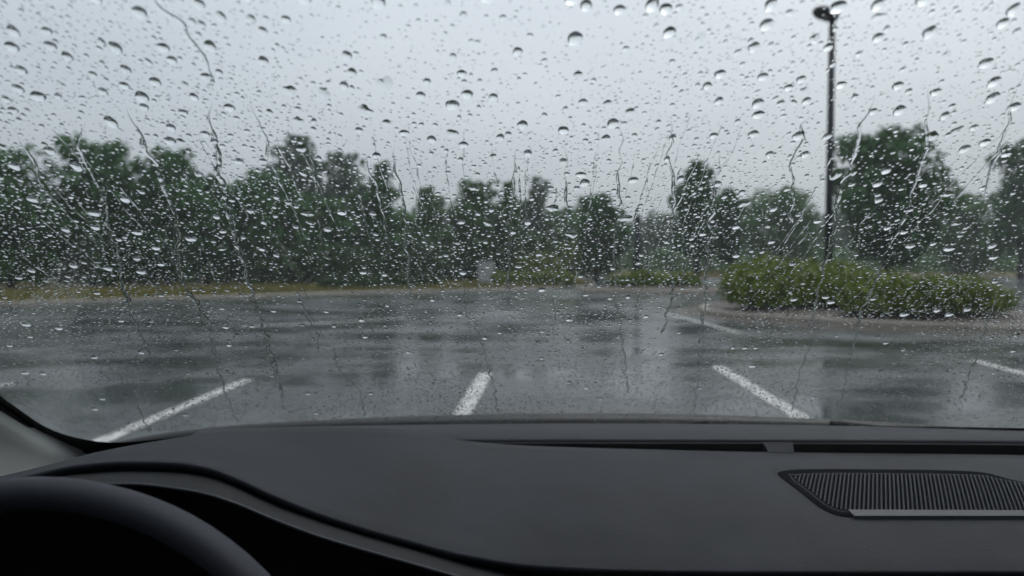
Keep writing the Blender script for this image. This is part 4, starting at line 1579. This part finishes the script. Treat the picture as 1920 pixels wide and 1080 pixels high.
for i, (px, py, r) in enumerate(BIG):
    p = np.array(on_glass(px, py, 0.0))
    t, s, n = [v[0] for v in frame_at(p[None])]
    p = p + n * OFF
    centers.append(np.append(p, r * 1e-3))
    o = bpy.data.objects.new('raindrop', variants[i % NVAR])
    COL.objects.link(o)
    sc_ = r * 1e-3 * 0.92
    mtx = Matrix(((t[0], s[0], n[0], p[0]), (t[1], s[1], n[1], p[1]), (t[2], s[2], n[2], p[2]), (0, 0, 0, 1)))
    o.matrix_world = mtx @ Matrix.Diagonal((sc_ * G_.uniform(0.9, 1.1), sc_ * G_.uniform(0.9, 1.12), sc_ * (G_.uniform(0.75, 1.1) if i < NREAD else G_.uniform(0.4, 1.0)), 1))
    zone = 'the pale sky' if py < 330 else ('the trees' if py < 535 else 'the wet asphalt and hedges')
    lm = min(MARKS, key=lambda m: (m[0] - px) ** 2 + (m[1] - py) ** 2)
    by_mark.setdefault(lm[2], []).append((py, o, zone))
for mk, lst in by_mark.items():
    lst.sort(key=lambda q: q[0])
    for k, (_, o, zone) in enumerate(lst):
        tag(o, 'clear raindrop ' + mk + (', topmost' if k == 0 else ', ' + ORD[k] + ' from the top'), 'raindrop', 'large raindrops on the windshield in front of ' + zone)
NBLOB = 110
bz = 1.24 + 0.2 * G_.random(NBLOB) ** 0.7
bxx = G_.uniform(-0.45, 0.50, NBLOB)
BP = np.stack([bxx, wsy(bxx, bz), bz], 1)
BR = G_.uniform(2.2e-3, 5.5e-3, NBLOB)
cc = np.array(centers)
BK = np.array([np.min(np.linalg.norm(cc[:, :3] - q, axis=1) - cc[:, 3]) > rr * 1.5 for q, rr in zip(BP, BR)])
BP, BR = BP[BK], BR[BK]
centers += [np.append(q, rr * 0.9) for q, rr in zip(BP, BR)]
centers = np.array(centers)

# --- the fine spatter: tens of thousands, one mass
gs = np.random.default_rng(31)
NF = 170000
z = np.where(gs.random(NF) < 0.77, gs.uniform(1.012, 1.48, NF), gs.uniform(1.012, 1.20, NF))
x = gs.uniform(-0.60, 0.84, NF)
y = wsy(x, z)
P = np.stack([x, y, z], 1)
r = np.exp(gs.normal(math.log(0.72e-3), 0.42, NF))
r = np.clip(r, 0.35e-3, 2.4e-3)
u_ = x / y
v_ = (z - EYE) / y
aside = (np.abs(u_) > 0.74) | (v_ > 0.39)          # beside the view: coarser and sparser beads carry on
keep = ~aside | (gs.random(NF) < 0.38)
r = np.where(aside & (gs.random(NF) < 0.05), gs.uniform(1.8e-3, 4.2e-3, NF), r)
# patchy density
pat = np.zeros(NF)
for k in range(14):
    f = gs.normal(0, 22, 2)
    pat += np.sin(x * f[0] + z * 1.9 * f[1] + gs.uniform(0, 6.28))
keep &= (pat / 14 ** 0.5 * 0.85 + gs.uniform(-0.5, 1.6, NF)) > 0.0
# upper middle is wiped thin
thin = np.exp(-((x - 0.02) / 0.12) ** 2) * np.clip((z - 1.30) / 0.08, 0, 1)
keep &= gs.random(NF) > 0.65 * thin
P, r, x, z = P[keep], r[keep], x[keep], z[keep]
# clear of rivulets and big drops
from mathutils.kdtree import KDTree
ks_pts = np.concatenate(ST)
ks = KDTree(len(ks_pts))
for i, q in enumerate(ks_pts):
    ks.insert(q, i)
ks.balance()
allr = np.concatenate(SEGS)
kd = KDTree(len(allr))
for i, q in enumerate(allr):
    kd.insert(q, i)
kd.balance()
kb = KDTree(len(centers))
for i, q in enumerate(centers):
    kb.insert(q[:3], i)
kb.balance()
ok = np.ones(len(P), bool)
for i in range(len(P)):
    if kd.find(P[i])[2] < 0.0034 + r[i] or ks.find(P[i])[2] < 0.0016 + r[i]:
        ok[i] = False
        continue
    _, j, dd = kb.find(P[i])
    if dd < centers[j, 3] * 1.15 + r[i] + 0.0012:
        ok[i] = False
P, r = P[ok], r[ok]
# no two on top of each other
kk = KDTree(len(P))
for i, q in enumerate(P):
    kk.insert(q, i)
kk.balance()
order = np.argsort(-r)
dead = np.zeros(len(P), bool)
for i in order:
    if dead[i]:
        continue
    for _, j, dd in kk.find_range(P[i], r[i] * 2.2 + 0.0006):
        if j != i and not dead[j] and dd < (r[i] + r[j]) * 1.08:
            dead[j] = True
P, r = P[~dead], r[~dead]
n_ = len(P)


def spatter(P, r, tmpl, irr, g):
    n = len(P)
    a, b, h = shape_drops(tmpl, n, g, irr, g.uniform(0.85, 1.5, n), 0.4)
    lean = g.normal(0, 0.25, n)
    a = a + b * lean[:, None] * 0.5
    t, s, nn = frame_at(P)
    Q = P + nn * OFF
    flat = np.clip(0.66 + (P[:, 2] - 1.15) / 0.12 * 0.34, 0.66, 1.0)      # flatter beads low down, shaped to show less bright sky
    V = (Q[:, None, :] + (a[..., None] * t[:, None, :] + b[..., None] * s[:, None, :]) * r[:, None, None]
         + h[..., None] * nn[:, None, :] * (r * g.uniform(0.7, 1.05, n) * flat)[:, None, None])
    m = V.shape[1]
    F = (tmpl[3][None] + (np.arange(n) * m)[:, None, None]).reshape(-1, 3)
    return V.reshape(-1, 3), F


parts_ = []
off_ = 0
for lo, hi, tpl, irr in ((1.3e-3, 9, drop_template(3, 12, R(42)), 0.11), (0.75e-3, 1.3e-3, drop_template(2, 8, R(40)), 0.14), (0, 0.75e-3, drop_template(2, 6, R(40)), 0.15)):
    sel = (r > lo) & (r <= hi)
    v_, f_ = spatter(P[sel], r[sel], tpl, irr, gs)
    parts_.append((v_, f_ + off_))
    off_ += len(v_)
v_, f_ = spatter(BP, BR, drop_template(5, 22, R(17)), 0.20, gs)
parts_.append((v_, f_ + off_))
V = np.concatenate([a for a, _ in parts_])
F = np.concatenate([b for _, b in parts_])
sp = link('rain_spatter', fast_mesh('rain_spatter', V, F, M['water'], True))
tag(sp, 'fine spatter of tiny raindrops covering the whole windshield', 'raindrops', kind='stuff')
print('spatter', n_, 'tris', len(F), 'all', sum(sum(len(p.vertices) - 2 for p in m.polygons) for m in bpy.data.meshes))

# ------------------------------------------------------------------ rain haze in the air
bm = bmesh.new()
bmesh.ops.create_cube(bm, size=1)
hz = bm_obj('haze', bm, bpy.data.materials.new('rain_haze'), None)
hz.scale = (640, 640, 17.0)
hz.location = (0, 0, 17.0 / 2 - 1.3)
hm = hz.data.materials[0]
hm.use_nodes = True
hm.node_tree.nodes.clear()
ho = hm.node_tree.nodes.new('ShaderNodeOutputMaterial')
hv = hm.node_tree.nodes.new('ShaderNodeVolumePrincipled')
hv.inputs['Color'].default_value = (0.93, 0.97, 1.0, 1)
hv.inputs['Density'].default_value = 0.0011
hv.inputs['Anisotropy'].default_value = 0.2
hm.node_tree.links.new(hv.outputs[0], ho.inputs['Volume'])
tag(hz, 'thin grey rain haze filling the air over the lot', 'haze', kind='stuff')
